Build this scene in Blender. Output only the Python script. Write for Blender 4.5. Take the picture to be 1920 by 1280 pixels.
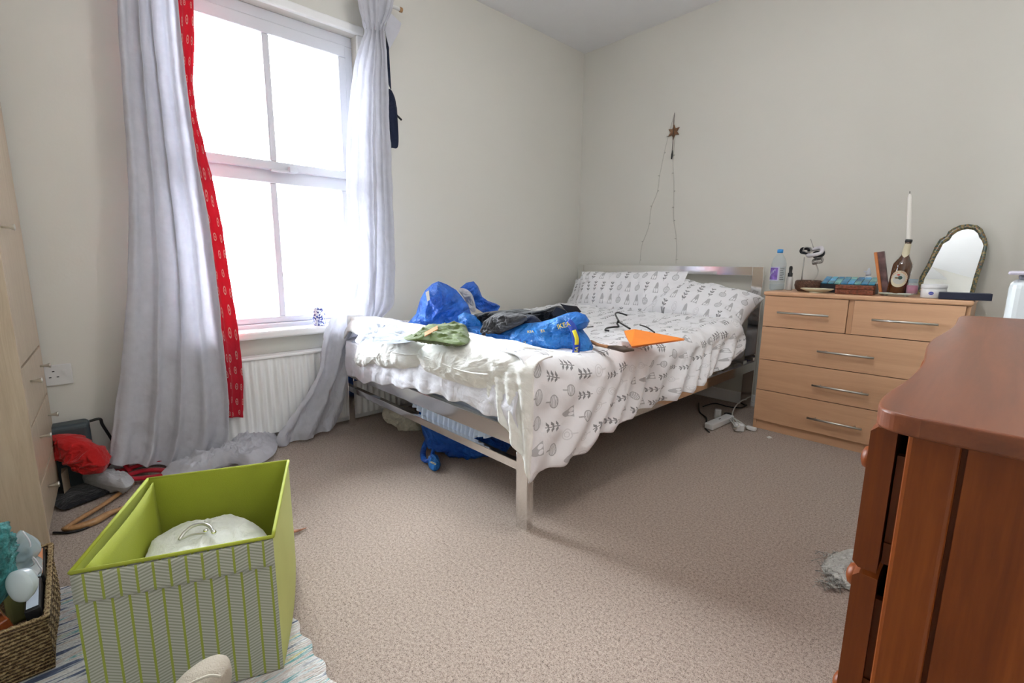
import bpy, math, random
from mathutils import Vector, Matrix, noise

# ------------------------------------------------------------------ clearing
for o in list(bpy.data.objects):
    bpy.data.objects.remove(o)
SC = bpy.context.scene
COL = SC.collection
PI = math.pi

# ------------------------------------------------------------------ camera
H = 1.0
FPX = 875.7
YAW, PIT, ROL = 0.8156560, 0.1677151, 0.0089093
_f = Vector((-math.sin(YAW)*math.cos(PIT), math.cos(YAW)*math.cos(PIT), -math.sin(PIT)))
_r = _f.cross(Vector((0, 0, 1))).normalized()
_u = _r.cross(_f)
CR = _r*math.cos(ROL) + _u*math.sin(ROL)
CU = -_r*math.sin(ROL) + _u*math.cos(ROL)
CF = _f
CAMP = Vector((0, 0, H))
cam_data = bpy.data.cameras.new('camera')
cam = bpy.data.objects.new('camera', cam_data)
COL.objects.link(cam)
M = Matrix((CR, CU, -CF)).transposed().to_4x4()
M.translation = CAMP
cam.matrix_world = M
cam_data.sensor_width = 36
cam_data.lens = FPX/1920*36
cam_data.clip_start = 0.02
SC.camera = cam

# ------------------------------------------------------------------ light and exposure
SC.view_settings.view_transform = 'Standard'
SC.view_settings.look = 'None'
SC.view_settings.exposure = 0.12
SC.view_settings.gamma = 1.0
SC.view_settings.use_curve_mapping = False
world = bpy.data.worlds.new('overcast_sky')
SC.world = world
world.use_nodes = True
wb = world.node_tree.nodes['Background']
wb.inputs[0].default_value = (0.90, 0.95, 1.0, 1)
wb.inputs[1].default_value = 70.0


def area_light(name, loc, rot, sx, sy, power, color, portal=False):
    d = bpy.data.lights.new(name, 'AREA')
    d.shape = 'RECTANGLE'
    d.size, d.size_y = sx, sy
    d.energy = power
    d.color = color
    if portal:
        d.cycles.is_portal = True
    o = bpy.data.objects.new(name, d)
    o.location = loc
    o.rotation_euler = rot
    COL.objects.link(o)
    return o


area_light('window_portal', (-3.0, 0.885, 1.45), (0, -PI/2, 0), 1.75, 1.0, 1, (1, 1, 1), True)
CEIL = 2.79
FILL_LIGHT = 35.0      # strength of the added fill lamp, unseen above the view

XW, YN, XE, YS = -2.80, 3.47, 0.47, -0.75


# ------------------------------------------------------------------ pixel to point
def ray(px, py):
    return CR*((px-960)/FPX) + CU*(-(py-640)/FPX) + CF


def onz(px, py, z=0.0):
    d = ray(px, py)
    return CAMP + d*((z-H)/d.z)


def onx(px, py, x):
    d = ray(px, py)
    return CAMP + d*(x/d.x)


def ony(px, py, y):
    d = ray(px, py)
    return CAMP + d*(y/d.y)


def onv(px, py, a):
    """point on the vertical plane that faces the camera through a"""
    n = Vector((CF.x, CF.y, 0)).normalized()
    d = ray(px, py)
    return CAMP + d*((Vector(a)-CAMP).dot(n)/d.dot(n))


def onab(px, py, a, b):
    """point on the vertical plane through a and b"""
    a, b = Vector((a[0], a[1], 0)), Vector((b[0], b[1], 0))
    n = (b-a).cross(Vector((0, 0, 1))).normalized()
    d = ray(px, py)
    return CAMP + d*((a-CAMP).dot(n)/d.dot(n))


# ------------------------------------------------------------------ node helpers
class X:
    """socket with arithmetic"""
    def __init__(s, nt, sk):
        s.nt, s.sk = nt, sk

    def m(s, op, *a):
        n = s.nt.nodes.new('ShaderNodeMath')
        n.operation = op
        for i, v in enumerate((s,)+a):
            if isinstance(v, X):
                s.nt.links.new(v.sk, n.inputs[i])
            else:
                n.inputs[i].default_value = v
        return X(s.nt, n.outputs[0])

    def __add__(s, o): return s.m('ADD', o)
    def __sub__(s, o): return s.m('SUBTRACT', o)
    def __mul__(s, o): return s.m('MULTIPLY', o)
    def __truediv__(s, o): return s.m('DIVIDE', o)
    def __lt__(s, o): return s.m('LESS_THAN', o)
    def __gt__(s, o): return s.m('GREATER_THAN', o)
    def abs(s): return s.m('ABSOLUTE')
    def fract(s): return s.m('FRACT')
    def floor(s): return s.m('FLOOR')
    def sqrt(s): return s.m('SQRT')
    def sin(s): return s.m('SINE')
    def max(s, o): return s.m('MAXIMUM', o)
    def min(s, o): return s.m('MINIMUM', o)


def new_mat(name):
    m = bpy.data.materials.new(name)
    m.use_nodes = True
    nt = m.node_tree
    return m, nt, nt.nodes['Principled BSDF']


def coord(nt, kind='Object', scale=(1, 1, 1), rot=(0, 0, 0)):
    tc = nt.nodes.new('ShaderNodeTexCoord')
    mp = nt.nodes.new('ShaderNodeMapping')
    mp.inputs['Scale'].default_value = scale
    mp.inputs['Rotation'].default_value = rot
    nt.links.new(tc.outputs[kind], mp.inputs[0])
    return mp.outputs[0]


def nz(nt, vec, scale, detail=3, rough=0.5, dist=0.0):
    n = nt.nodes.new('ShaderNodeTexNoise')
    n.inputs['Scale'].default_value = scale
    n.inputs['Detail'].default_value = detail
    n.inputs['Roughness'].default_value = rough
    n.inputs['Distortion'].default_value = dist
    nt.links.new(vec, n.inputs['Vector'])
    return n.outputs['Fac']


def ramp(nt, fac, stops, interp='LINEAR'):
    r = nt.nodes.new('ShaderNodeValToRGB')
    r.color_ramp.interpolation = interp
    el = r.color_ramp.elements
    while len(el) < len(stops):
        el.new(0.5)
    for e, (p, c) in zip(el, stops):
        e.position = p
        e.color = (*c, 1) if len(c) == 3 else c
    nt.links.new(fac.sk if isinstance(fac, X) else fac, r.inputs[0])
    return r.outputs[0]


def mixc(nt, fac, a, b):
    n = nt.nodes.new('ShaderNodeMix')
    n.data_type = 'RGBA'
    if isinstance(fac, X):
        fac = fac.sk
    if isinstance(fac, (int, float)):
        n.inputs[0].default_value = fac
    else:
        nt.links.new(fac, n.inputs[0])
    for i, v in ((6, a), (7, b)):
        if isinstance(v, tuple):
            n.inputs[i].default_value = (*v, 1)
        else:
            nt.links.new(v, n.inputs[i])
    return n.outputs[2]


def bump(nt, b, h, strength=0.3, dist=0.01):
    n = nt.nodes.new('ShaderNodeBump')
    n.inputs['Strength'].default_value = strength
    n.inputs['Distance'].default_value = dist
    nt.links.new(h.sk if isinstance(h, X) else h, n.inputs['Height'])
    nt.links.new(n.outputs[0], b.inputs['Normal'])


def mat(name, c, rough=0.6, metal=0.0, var=0.06, vscale=8, bstr=0.0, bscale=60, spec=0.5, coat=0.0, c2=None, sheen=0.0, trans=0.0, ior=1.45):
    m, nt, b = new_mat(name)
    v = coord(nt)
    f = nz(nt, v, vscale, 4)
    lo = tuple(max(0, x*(1-var)) for x in c)
    hi = c2 if c2 else tuple(min(1, x*(1+var)) for x in c)
    nt.links.new(ramp(nt, f, [(0.3, lo), (0.7, hi)]), b.inputs['Base Color'])
    b.inputs['Roughness'].default_value = rough
    b.inputs['Metallic'].default_value = metal
    b.inputs['Specular IOR Level'].default_value = spec
    b.inputs['Coat Weight'].default_value = coat
    b.inputs['Sheen Weight'].default_value = sheen
    b.inputs['Transmission Weight'].default_value = trans
    b.inputs['IOR'].default_value = ior
    if bstr:
        bump(nt, b, nz(nt, v, bscale, 4), bstr, 0.01)
    return m


def cloth(name, c, rough=0.85, weave=900, wr=0.35, wscale=9, transl=0.0, colfn=None, sheen=0.2, c2=None):
    """woven cloth with soft wrinkles; transl mixes in light that passes through"""
    m, nt, b = new_mat(name)
    v = coord(nt)
    w1 = nz(nt, v, wscale, 5, 0.55, 0.6)
    w2 = nz(nt, v, weave, 1)
    h = X(nt, w1)*1.0 + X(nt, w2)*0.02
    bump(nt, b, h, wr, 0.03)
    b.inputs['Roughness'].default_value = rough
    b.inputs['Specular IOR Level'].default_value = 0.2
    b.inputs['Sheen Weight'].default_value = sheen
    if colfn:
        col = colfn(nt)
    else:
        col = ramp(nt, nz(nt, v, 30, 4), [(0.3, c), (0.7, c2 or tuple(min(1, x*1.08) for x in c))])
    nt.links.new(col, b.inputs['Base Color'])
    if transl > 0:
        t = nt.nodes.new('ShaderNodeBsdfTranslucent')
        nt.links.new(col, t.inputs[0])
        mx = nt.nodes.new('ShaderNodeMixShader')
        mx.inputs[0].default_value = transl
        out = nt.nodes['Material Output']
        nt.links.new(b.outputs[0], mx.inputs[1])
        nt.links.new(t.outputs[0], mx.inputs[2])
        nt.links.new(mx.outputs[0], out.inputs[0])
    return m


def wood(name, c1, c2, c3, axis='Z', scale=1.0, rough=0.45, coat=0.0, bstr=0.05, spec=0.5):
    m, nt, b = new_mat(name)
    b.inputs['Specular IOR Level'].default_value = spec
    s = [14*scale, 14*scale, 14*scale]
    s['XYZ'.index(axis)] = 0.9*scale
    v = coord(nt, 'Object', s)
    f1 = nz(nt, v, 2.2, 6, 0.6, 1.2)
    v2 = coord(nt, 'Object', [x*6 for x in s])
    f2 = nz(nt, v2, 3.0, 3, 0.6)
    h = X(nt, f1)*0.75 + X(nt, f2)*0.25
    nt.links.new(ramp(nt, h, [(0.3, c1), (0.5, c2), (0.72, c3)]), b.inputs['Base Color'])
    b.inputs['Roughness'].default_value = rough
    b.inputs['Coat Weight'].default_value = coat
    b.inputs['Coat Roughness'].default_value = 0.25
    bump(nt, b, f2, bstr, 0.003)
    return m


def plastic_film(name, c, c2, rough=0.22):
    """crinkled woven plastic"""
    m, nt, b = new_mat(name)
    v = coord(nt)
    vo = nt.nodes.new('ShaderNodeTexVoronoi')
    vo.feature = 'DISTANCE_TO_EDGE'
    vo.inputs['Scale'].default_value = 16
    nt.links.new(v, vo.inputs['Vector'])
    h = X(nt, vo.outputs['Distance'])*0.6 + X(nt, nz(nt, v, 14, 5, 0.6, 1.5))*1.0
    bump(nt, b, h, 0.9, 0.05)
    nt.links.new(ramp(nt, nz(nt, v, 9, 3), [(0.35, c), (0.65, c2)]), b.inputs['Base Color'])
    b.inputs['Roughness'].default_value = rough
    b.inputs['Specular IOR Level'].default_value = 0.6
    t = nt.nodes.new('ShaderNodeBsdfTranslucent')
    t.inputs[0].default_value = (*c2, 1)
    mx = nt.nodes.new('ShaderNodeMixShader')
    mx.inputs[0].default_value = 0.15
    nt.links.new(b.outputs[0], mx.inputs[1])
    nt.links.new(t.outputs[0], mx.inputs[2])
    nt.links.new(mx.outputs[0], nt.nodes['Material Output'].inputs[0])
    return m


def uvxy(nt, su=1.0, sv=1.0):
    tc = nt.nodes.new('ShaderNodeTexCoord')
    sp = nt.nodes.new('ShaderNodeSeparateXYZ')
    nt.links.new(tc.outputs['UV'], sp.inputs[0])
    return X(nt, sp.outputs[0])*su, X(nt, sp.outputs[1])*sv


def cell_noise(nt, a, b, seed=0.0):
    c = nt.nodes.new('ShaderNodeCombineXYZ')
    nt.links.new(a.sk, c.inputs[0])
    nt.links.new(b.sk, c.inputs[1])
    c.inputs[2].default_value = seed
    w = nt.nodes.new('ShaderNodeTexWhiteNoise')
    w.noise_dimensions = '3D'
    nt.links.new(c.outputs[0], w.inputs[0])
    return X(nt, w.outputs['Value'])


def print_col(cell_u=0.084, cell_v=0.088, base=(0.86, 0.86, 0.89)):
    """rows of small drawn motifs: cones with two arches, leaf sprigs, onions, light round trees"""
    def fn(nt):
        u, v = uvxy(nt, 1/cell_u, 1/cell_v)
        row = v.floor()
        u = u + cell_noise(nt, row, row, 3.0)*1.0
        col = u.floor()
        r1 = cell_noise(nt, col, row, 1.0)
        x = (u - col) - 0.5
        y = (v - row) - 0.5
        ax = x.abs()
        # cone with two arches
        w = ((y*-1.0 + 0.42).max(0.0)/0.8).sqrt()*0.27
        cone = (ax < w)*(y > -0.38)
        ex = (ax - 0.10)/0.085
        ey = (y + 0.20)/0.16
        hole = ((ex*ex + ey*ey) < 1.0)
        cone = cone - cone*hole
        # sprig
        stem = (ax < 0.018)*(y.abs() < 0.44)
        sp = stem
        for yi in (0.24, -0.02, -0.28):
            d = (ax - 0.10).abs()/0.115 + ((y - yi) - ax*0.6).abs()/0.085
            sp = sp.max(d < 1.0)
        # onion
        ox, oy = x/0.29, (y + 0.06)/0.25
        rr = (ox*ox + oy*oy).sqrt()
        onion = (rr < 1.0)*((rr > 0.84).max((y*75.0 + ax*14.0).sin() > 0.1))
        onion = onion.max((ax < 0.03)*(y > 0.1)*(y < 0.42))
        # round tree
        tx, ty = x/0.24, (y - 0.08)/0.26
        tr = (tx*tx + ty*ty).sqrt()
        tree = ((tr < 1.0)*(tr > 0.82)).max((tr < 0.55)*(tr > 0.38)).max((ax < 0.03)*(y > -0.42)*(y < -0.1))
        isA = r1 < 0.3
        isB = (r1 > 0.3)*(r1 < 0.55)
        isC = (r1 > 0.55)*(r1 < 0.72)
        isD = r1 > 0.72
        dark = cone*isA*0.55 + sp*isB*0.9 + onion*isC*0.62 + tree*isD*0.22
        dark = dark.min(1.0)*0.85
        return mixc(nt, dark, base, (0.08, 0.08, 0.09))
    return fn


def scarf_col(nt):
    u, v = uvxy(nt, 1/0.075, 1/0.085)
    row = v.floor()
    u = u + cell_noise(nt, row, row, 5.0)
    col = u.floor()
    x = (u-col)-0.5 + (cell_noise(nt, col, row, 2.0)-0.5)*0.3
    y = (v-row)-0.5 + (cell_noise(nt, col, row, 4.0)-0.5)*0.3
    r = (x*x*1.5 + y*y).sqrt()
    m = ((r < 0.24)*(r > 0.16)).max(r < 0.07)
    return mixc(nt, m*0.75, (0.50, 0.012, 0.03), (0.55, 0.42, 0.36))


def box_front_col(nt):
    u, v = uvxy(nt)
    s = u/0.030
    k = s.floor()
    x = s - k
    par = (k*0.5).fract()*4.0 - 1.0
    diag = ((v/0.0075 + (x-0.5)*par*1.6).fract() < 0.5)
    stripe = (x < 0.16)
    a = mixc(nt, diag, (0.27, 0.28, 0.22), (0.44, 0.44, 0.38))
    return mixc(nt, stripe, a, (0.27, 0.32, 0.05))


# ------------------------------------------------------------------ materials
M_wall = mat('painted_plaster', (0.665, 0.65, 0.60), 0.9, var=0.012, vscale=2, bstr=0.04, bscale=90, spec=0.2)
M_ceil = mat('ceiling_paint', (0.80, 0.80, 0.81), 0.95, var=0.01, bstr=0.03, spec=0.1)
M_white = mat('white_gloss_paint', (0.84, 0.84, 0.84), 0.35, var=0.01)
M_upvc = mat('white_window_plastic', (0.62, 0.63, 0.68), 0.45, var=0.01)
M_rad = mat('radiator_enamel', (0.86, 0.86, 0.86), 0.35, var=0.01)
M_chrome = mat('chrome', (0.84, 0.84, 0.83), 0.11, 1.0, var=0.01)
M_brushed = mat('brushed_nickel', (0.62, 0.62, 0.58), 0.28, 1.0, var=0.03)
M_steel = mat('dull_steel', (0.45, 0.44, 0.42), 0.3, 1.0)
M_black = mat('black_plastic', (0.012, 0.012, 0.014), 0.4)
M_navy = mat('dark_navy_card', (0.018, 0.022, 0.045), 0.45)
M_beech = wood('beech_veneer', (0.54, 0.31, 0.175), (0.61, 0.355, 0.205), (0.67, 0.40, 0.235), 'X', 0.7, 0.42, 0.1)
M_beechv = wood('beech_veneer_upright', (0.50, 0.28, 0.155), (0.57, 0.325, 0.18), (0.62, 0.36, 0.205), 'Z', 0.7, 0.42, 0.1)
M_oak = wood('pale_oak_veneer', (0.42, 0.33, 0.23), (0.50, 0.40, 0.29), (0.56, 0.46, 0.34), 'Z', 1.6, 0.4, 0.15)
M_pine = wood('stained_pine', (0.11, 0.022, 0.002), (0.16, 0.034, 0.003), (0.22, 0.052, 0.006), 'Z', 0.8, 0.45, 0.0, spec=0.25)
M_pinet = wood('stained_pine_top', (0.10, 0.024, 0.006), (0.145, 0.036, 0.010), (0.19, 0.052, 0.016), 'Y', 0.8, 0.38, 0.05, spec=0.4)
M_dark = mat('unlit_dark_interior', (0.02, 0.012, 0.008), 0.9)
M_curtain = cloth('grey_curtain_cotton', (0.68, 0.68, 0.73), 0.8, 700, 0.35, 11, 0.42)
M_scarf = cloth('red_printed_scarf', (0.6, 0.02, 0.03), 0.8, 800, 0.3, 14, 0.22, scarf_col)
M_print = cloth('printed_cotton', (0.8, 0.8, 0.8), 0.85, 900, 0.30, 8, 0.0, print_col())
M_printp = cloth('printed_cotton_pillowcase', (0.8, 0.8, 0.8), 0.85, 900, 0.25, 7, 0.0, print_col(0.075, 0.10))
M_duvet = cloth('plain_white_duvet', (0.88, 0.88, 0.86), 0.85, 900, 0.55, 10, 0.0)
M_sheet = cloth('pale_lilac_sheet', (0.78, 0.78, 0.86), 0.85, 900, 0.4, 12, 0.0)
M_bluesheet = cloth('pale_blue_cotton', (0.58, 0.66, 0.82), 0.85, 900, 0.45, 14, 0.1)
M_matt = cloth('mattress_ticking', (0.66, 0.70, 0.78), 0.85, 600, 0.2, 20, 0.0)
M_bag = plastic_film('blue_woven_plastic', (0.010, 0.10, 0.55), (0.035, 0.20, 0.78))
M_bag2 = plastic_film('bright_blue_woven_plastic', (0.015, 0.17, 0.62), (0.03, 0.25, 0.72))
M_bagin = mat('silvery_bag_lining', (0.45, 0.46, 0.5), 0.35, var=0.25, vscale=20)
M_yellow = mat('yellow_print', (0.72, 0.62, 0.03), 0.5)
M_green = cloth('olive_green_canvas', (0.065, 0.10, 0.014), 0.8, 500, 0.4, 8)
M_ribbon = mat('tan_stripe_ribbon', (0.55, 0.25, 0.12), 0.6)
M_blackcl = cloth('black_clothing', (0.008, 0.009, 0.012), 0.9, 500, 0.8, 14)
M_greycl = cloth('washed_black_denim', (0.045, 0.045, 0.05), 0.9, 400, 0.8, 16)
M_navycl = cloth('navy_cloth', (0.009, 0.014, 0.035), 0.9, 400, 0.6, 12)
M_orange = mat('orange_folder_plastic', (0.80, 0.22, 0.02), 0.4, var=0.05)
M_leather = mat('brown_grey_leather', (0.10, 0.07, 0.055), 0.5, bstr=0.2)
M_tan = mat('tan_leather', (0.42, 0.20, 0.09), 0.5)
M_hangwood = wood('varnished_hanger_wood', (0.28, 0.14, 0.05), (0.38, 0.20, 0.08), (0.45, 0.26, 0.11), 'X', 2, 0.35, 0.3)
M_red = cloth('red_cotton', (0.42, 0.010, 0.010), 0.85, 500, 0.5, 12)
M_redstrap = cloth('crimson_webbing', (0.36, 0.008, 0.02), 0.8, 700, 0.2, 20)
M_greyfab = cloth('soft_grey_fabric', (0.40, 0.40, 0.42), 0.9, 500, 0.5, 12)
M_case = mat('dark_suitcase_shell', (0.035, 0.05, 0.06), 0.45, bstr=0.1)
M_cream = cloth('cream_cotton', (0.60, 0.57, 0.47), 0.9, 500, 0.6, 14)
M_fluff = cloth('grey_white_wool', (0.55, 0.54, 0.50), 0.95, 200, 1.0, 60)
M_limein = mat('lime_lining', (0.33, 0.37, 0.035), 0.85, var=0.03, bstr=0.15, bscale=500)
M_limeout = mat('pale_lime_fabric', (0.52, 0.55, 0.19), 0.85, var=0.03, bstr=0.1, bscale=400)
M_limefront = cloth('herringbone_fabric', (0.5, 0.5, 0.4), 0.9, 700, 0.05, 10, 0.0, box_front_col)
M_towel = cloth('white_ribbed_cotton', (0.70, 0.71, 0.66), 0.9, 160, 0.5, 16)
M_socket = mat('white_socket_plastic', (0.66, 0.66, 0.66), 0.35)
M_paper = mat('white_paper', (0.75, 0.75, 0.72), 0.8)
M_cable_w = mat('white_cable', (0.62, 0.62, 0.58), 0.45)
M_clear = mat('clear_plastic', (0.92, 0.95, 0.97), 0.05, trans=1.0, ior=1.12, var=0.0)
M_glassbr = mat('brown_glass', (0.075, 0.024, 0.006), 0.06, var=0.1, coat=0.8)
M_wax = mat('white_wax', (0.78, 0.75, 0.70), 0.45, var=0.02)
M_label = mat('cream_label', (0.62, 0.56, 0.40), 0.6, var=0.03)
M_redink = mat('red_ink', (0.5, 0.05, 0.03), 0.6)
M_mirror = mat('mirror_glass', (0.86, 0.88, 0.88), 0.02, 1.0, var=0.0)


def glass_pane_mat():
    m, nt, b = new_mat('window_glass')
    nt.nodes.remove(b)
    t = nt.nodes.new('ShaderNodeBsdfTransparent')
    t.inputs[0].default_value = (0.97, 0.98, 0.98, 1)
    g = nt.nodes.new('ShaderNodeBsdfGlossy')
    g.inputs['Roughness'].default_value = 0.02
    fr = nt.nodes.new('ShaderNodeFresnel')
    fr.inputs[0].default_value = 1.45
    mx = nt.nodes.new('ShaderNodeMixShader')
    nt.links.new(fr.outputs[0], mx.inputs[0])
    nt.links.new(t.outputs[0], mx.inputs[1])
    nt.links.new(g.outputs[0], mx.inputs[2])
    nt.links.new(mx.outputs[0], nt.nodes['Material Output'].inputs[0])
    return m


M_pane = glass_pane_mat()


def clear_thin(name, tint, fac=0.2, rough=0.1):
    """thin clear wall: mostly lets light through, partly tinted surface"""
    m, nt, b = new_mat(name)
    b.inputs['Base Color'].default_value = (*tint, 1)
    b.inputs['Roughness'].default_value = rough
    t = nt.nodes.new('ShaderNodeBsdfTransparent')
    t.inputs[0].default_value = (*[0.6+0.4*x for x in tint], 1)
    mx = nt.nodes.new('ShaderNodeMixShader')
    mx.inputs[0].default_value = fac
    nt.links.new(t.outputs[0], mx.inputs[1])
    nt.links.new(b.outputs[0], mx.inputs[2])
    nt.links.new(mx.outputs[0], nt.nodes['Material Output'].inputs[0])
    return m


M_petclear = clear_thin('clear_bottle_plastic', (0.75, 0.82, 0.85), 0.22, 0.05)
M_organza = clear_thin('organza_net', (0.70, 0.85, 0.92), 0.45, 0.5)


def carpet_mat():
    m, nt, b = new_mat('beige_carpet')
    v = coord(nt)
    f1 = nz(nt, v, 330, 2, 0.7)
    f2 = nz(nt, v, 120, 3, 0.6)
    f3 = nz(nt, v, 1.6, 3)
    h = X(nt, f1)*0.6 + X(nt, f2)*0.4
    c = ramp(nt, h, [(0.38, (0.13, 0.093, 0.07)), (0.47, (0.37, 0.29, 0.24)), (0.62, (0.58, 0.48, 0.41))])
    nt.links.new(mixc(nt, X(nt, f3)*0.18, c, (0.26, 0.20, 0.16)), b.inputs['Base Color'])
    b.inputs['Roughness'].default_value = 1.0
    b.inputs['Specular IOR Level'].default_value = 0.05
    b.inputs['Sheen Weight'].default_value = 0.2
    bump(nt, b, h, 0.9, 0.008)
    return m


M_carpet = carpet_mat()


def rug_mat():
    m, nt, b = new_mat('striped_rag_rug')
    v = coord(nt, 'Object', (1, 0.10, 1))
    f = nz(nt, v, 48, 2, 0.6)
    c = ramp(nt, f, [(0.0, (0.03, 0.04, 0.10)), (0.36, (0.10, 0.13, 0.22)), (0.40, (0.62, 0.62, 0.62)), (0.47, (0.72, 0.72, 0.70)),
                     (0.53, (0.55, 0.46, 0.42)), (0.57, (0.72, 0.73, 0.72)), (0.62, (0.10, 0.34, 0.36)), (0.64, (0.70, 0.71, 0.70)),
                     (0.72, (0.55, 0.48, 0.12))])
    nt.links.new(c, b.inputs['Base Color'])
    b.inputs['Roughness'].default_value = 0.95
    v2 = coord(nt, 'Object', (90, 30, 30))
    bump(nt, b, nz(nt, v2, 3, 2), 0.9, 0.01)
    return m


M_rug = rug_mat()


def basket_mat():
    m, nt, b = new_mat('woven_seagrass')
    v = coord(nt, 'Object', (1, 1, 1))
    w = nt.nodes.new('ShaderNodeTexWave')
    w.bands_direction = 'Z'
    w.inputs['Scale'].default_value = 34
    w.inputs['Distortion'].default_value = 2.5
    w.inputs['Detail'].default_value = 2
    w.inputs['Detail Scale'].default_value = 6
    nt.links.new(v, w.inputs['Vector'])
    f = nz(nt, v, 160, 3, 0.7)
    h = X(nt, w.outputs['Fac'])*0.5 + X(nt, f)*0.5
    nt.links.new(ramp(nt, h, [(0.25, (0.07, 0.035, 0.012)), (0.5, (0.33, 0.20, 0.085)), (0.75, (0.58, 0.42, 0.21))]), b.inputs['Base Color'])
    b.inputs['Roughness'].default_value = 0.8
    bump(nt, b, h, 1.0, 0.02)
    return m


M_basket = basket_mat()


def tiles_mat(name, stops, scale=40, rough=0.2, feature='F1'):
    m, nt, b = new_mat(name)
    v = coord(nt)
    vo = nt.nodes.new('ShaderNodeTexVoronoi')
    vo.inputs['Scale'].default_value = scale
    nt.links.new(v, vo.inputs['Vector'])
    sp = nt.nodes.new('ShaderNodeSeparateColor')
    nt.links.new(vo.outputs['Color'], sp.inputs[0])
    nt.links.new(ramp(nt, sp.outputs[0], stops, 'CONSTANT'), b.inputs['Base Color'])
    b.inputs['Roughness'].default_value = rough
    return m


M_floral = tiles_mat('painted_floral_lacquer', [(0, (0.06, 0.09, 0.08)), (0.3, (0.26, 0.19, 0.08)), (0.55, (0.10, 0.11, 0.07)), (0.75, (0.22, 0.12, 0.06)), (0.9, (0.25, 0.22, 0.10))], 150)
M_delft = tiles_mat('blue_white_pattern', [(0, (0.75, 0.78, 0.85)), (0.45, (0.03, 0.05, 0.28)), (0.7, (0.4, 0.45, 0.7)), (0.85, (0.02, 0.03, 0.2))], 110, 0.3)
M_carved = mat('carved_dark_wood', (0.11, 0.05, 0.03), 0.5, var=0.6, vscale=120, bstr=0.9, bscale=160)
M_carvedr = mat('carved_red_wood', (0.20, 0.055, 0.025), 0.4, var=0.5, vscale=90, bstr=0.8, bscale=140)


# ------------------------------------------------------------------ mesh helpers
class MB:
    def __init__(s):
        s.v, s.f, s.mi, s.uv = [], [], [], {}

    def add(s, vs, fs, mi=0, uvs=None):
        o = len(s.v)
        s.v += [Vector(p) for p in vs]
        for f in fs:
            if uvs is not None:
                s.uv[len(s.f)] = [uvs[i] for i in f]
            s.f.append([i+o for i in f])
            s.mi.append(mi)
        return s

    def box(s, c, size, rz=0.0, mi=0, rot=None):
        sx, sy, sz = [x/2 for x in size]
        R = rot or Matrix.Rotation(rz, 3, 'Z')
        vs = [R @ Vector((x*sx, y*sy, z*sz)) + Vector(c) for x in (-1, 1) for y in (-1, 1) for z in (-1, 1)]
        return s.add(vs, [(0, 1, 3, 2), (4, 6, 7, 5), (0, 4, 5, 1), (2, 3, 7, 6), (0, 2, 6, 4), (1, 5, 7, 3)], mi)

    def bb(s, a, b, mi=0):
        a, b = Vector(a), Vector(b)
        return s.box((a+b)/2, [abs(x) for x in (b-a)], 0, mi)

    def tube(s, pts, r, n=8, mi=0, closed=False, flat=None):
        pts = [Vector(p) for p in pts]
        k = len(pts)
        rs = r if isinstance(r, (list, tuple)) else [r]*k
        vs, fs = [], []
        up = Vector((0, 0, 1))
        prev = None
        for i, p in enumerate(pts):
            if closed:
                t = pts[(i+1) % k]-pts[i-1]
            else:
                t = pts[min(i+1, k-1)]-pts[max(i-1, 0)]
            if t.length < 1e-9:
                t = Vector((0, 0, 1))
            t.normalize()
            a = prev - t*prev.dot(t) if prev else (up.cross(t) if abs(t.z) < 0.95 else Vector((1, 0, 0)).cross(t))
            if a.length < 1e-6:
                a = Vector((1, 0, 0)).cross(t)
            a.normalize()
            prev = a
            b = t.cross(a)
            for j in range(n):
                q = 2*PI*j/n
                ca, sb = math.cos(q), math.sin(q)
                if flat:
                    ca *= flat
                vs.append(p + (a*ca + b*sb)*rs[i])
        m = k if closed else k-1
        for i in range(m):
            for j in range(n):
                fs.append((i*n+j, i*n+(j+1) % n, ((i+1) % k)*n+(j+1) % n, ((i+1) % k)*n+j))
        if not closed:
            fs.append(tuple(range(n))[::-1])
            fs.append(tuple((k-1)*n+j for j in range(n)))
        return s.add(vs, fs, mi)

    def lathe(s, prof, c, n=32, mi=0, R=None, caps=True):
        """prof: (radius, height) list; c: base point; R: 3x3 rotation"""
        c = Vector(c)
        vs, fs = [], []
        for r, z in prof:
            for j in range(n):
                q = 2*PI*j/n
                p = Vector((r*math.cos(q), r*math.sin(q), z))
                vs.append((R @ p if R else p) + c)
        for i in range(len(prof)-1):
            for j in range(n):
                fs.append((i*n+j, i*n+(j+1) % n, (i+1)*n+(j+1) % n, (i+1)*n+j))
        if caps:
            if prof[0][0] > 1e-5:
                fs.append(tuple(range(n))[::-1])
            if prof[-1][0] > 1e-5:
                fs.append(tuple((len(prof)-1)*n+j for j in range(n)))
        return s.add(vs, fs, mi)

    def prism(s, pts, vec, mi=0):
        """extrude a planar outline (3D points) along vec"""
        k = len(pts)
        vec = Vector(vec)
        vs = [Vector(p) for p in pts] + [Vector(p)+vec for p in pts]
        fs = [tuple(range(k))[::-1], tuple(range(k, 2*k))]
        for i in range(k):
            j = (i+1) % k
            fs.append((i, j, j+k, i+k))
        return s.add(vs, fs, mi)

    def grid(s, fn, nu, nv, mi=0, uvfn=None, closed_u=False):
        vs, uvs, fs = [], [], []
        for i in range(nu+1):
            for j in range(nv+1):
                u, v = i/nu, j/nv
                vs.append(fn(u, v))
                uvs.append(uvfn(u, v) if uvfn else (u, v))
        for i in range(nu):
            for j in range(nv):
                a = i*(nv+1)+j
                fs.append((a, a+nv+1, a+nv+2, a+1))
        return s.add(vs, fs, mi, uvs)


WM = {}


def put(o):
    COL.objects.link(o)
    return o


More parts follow.
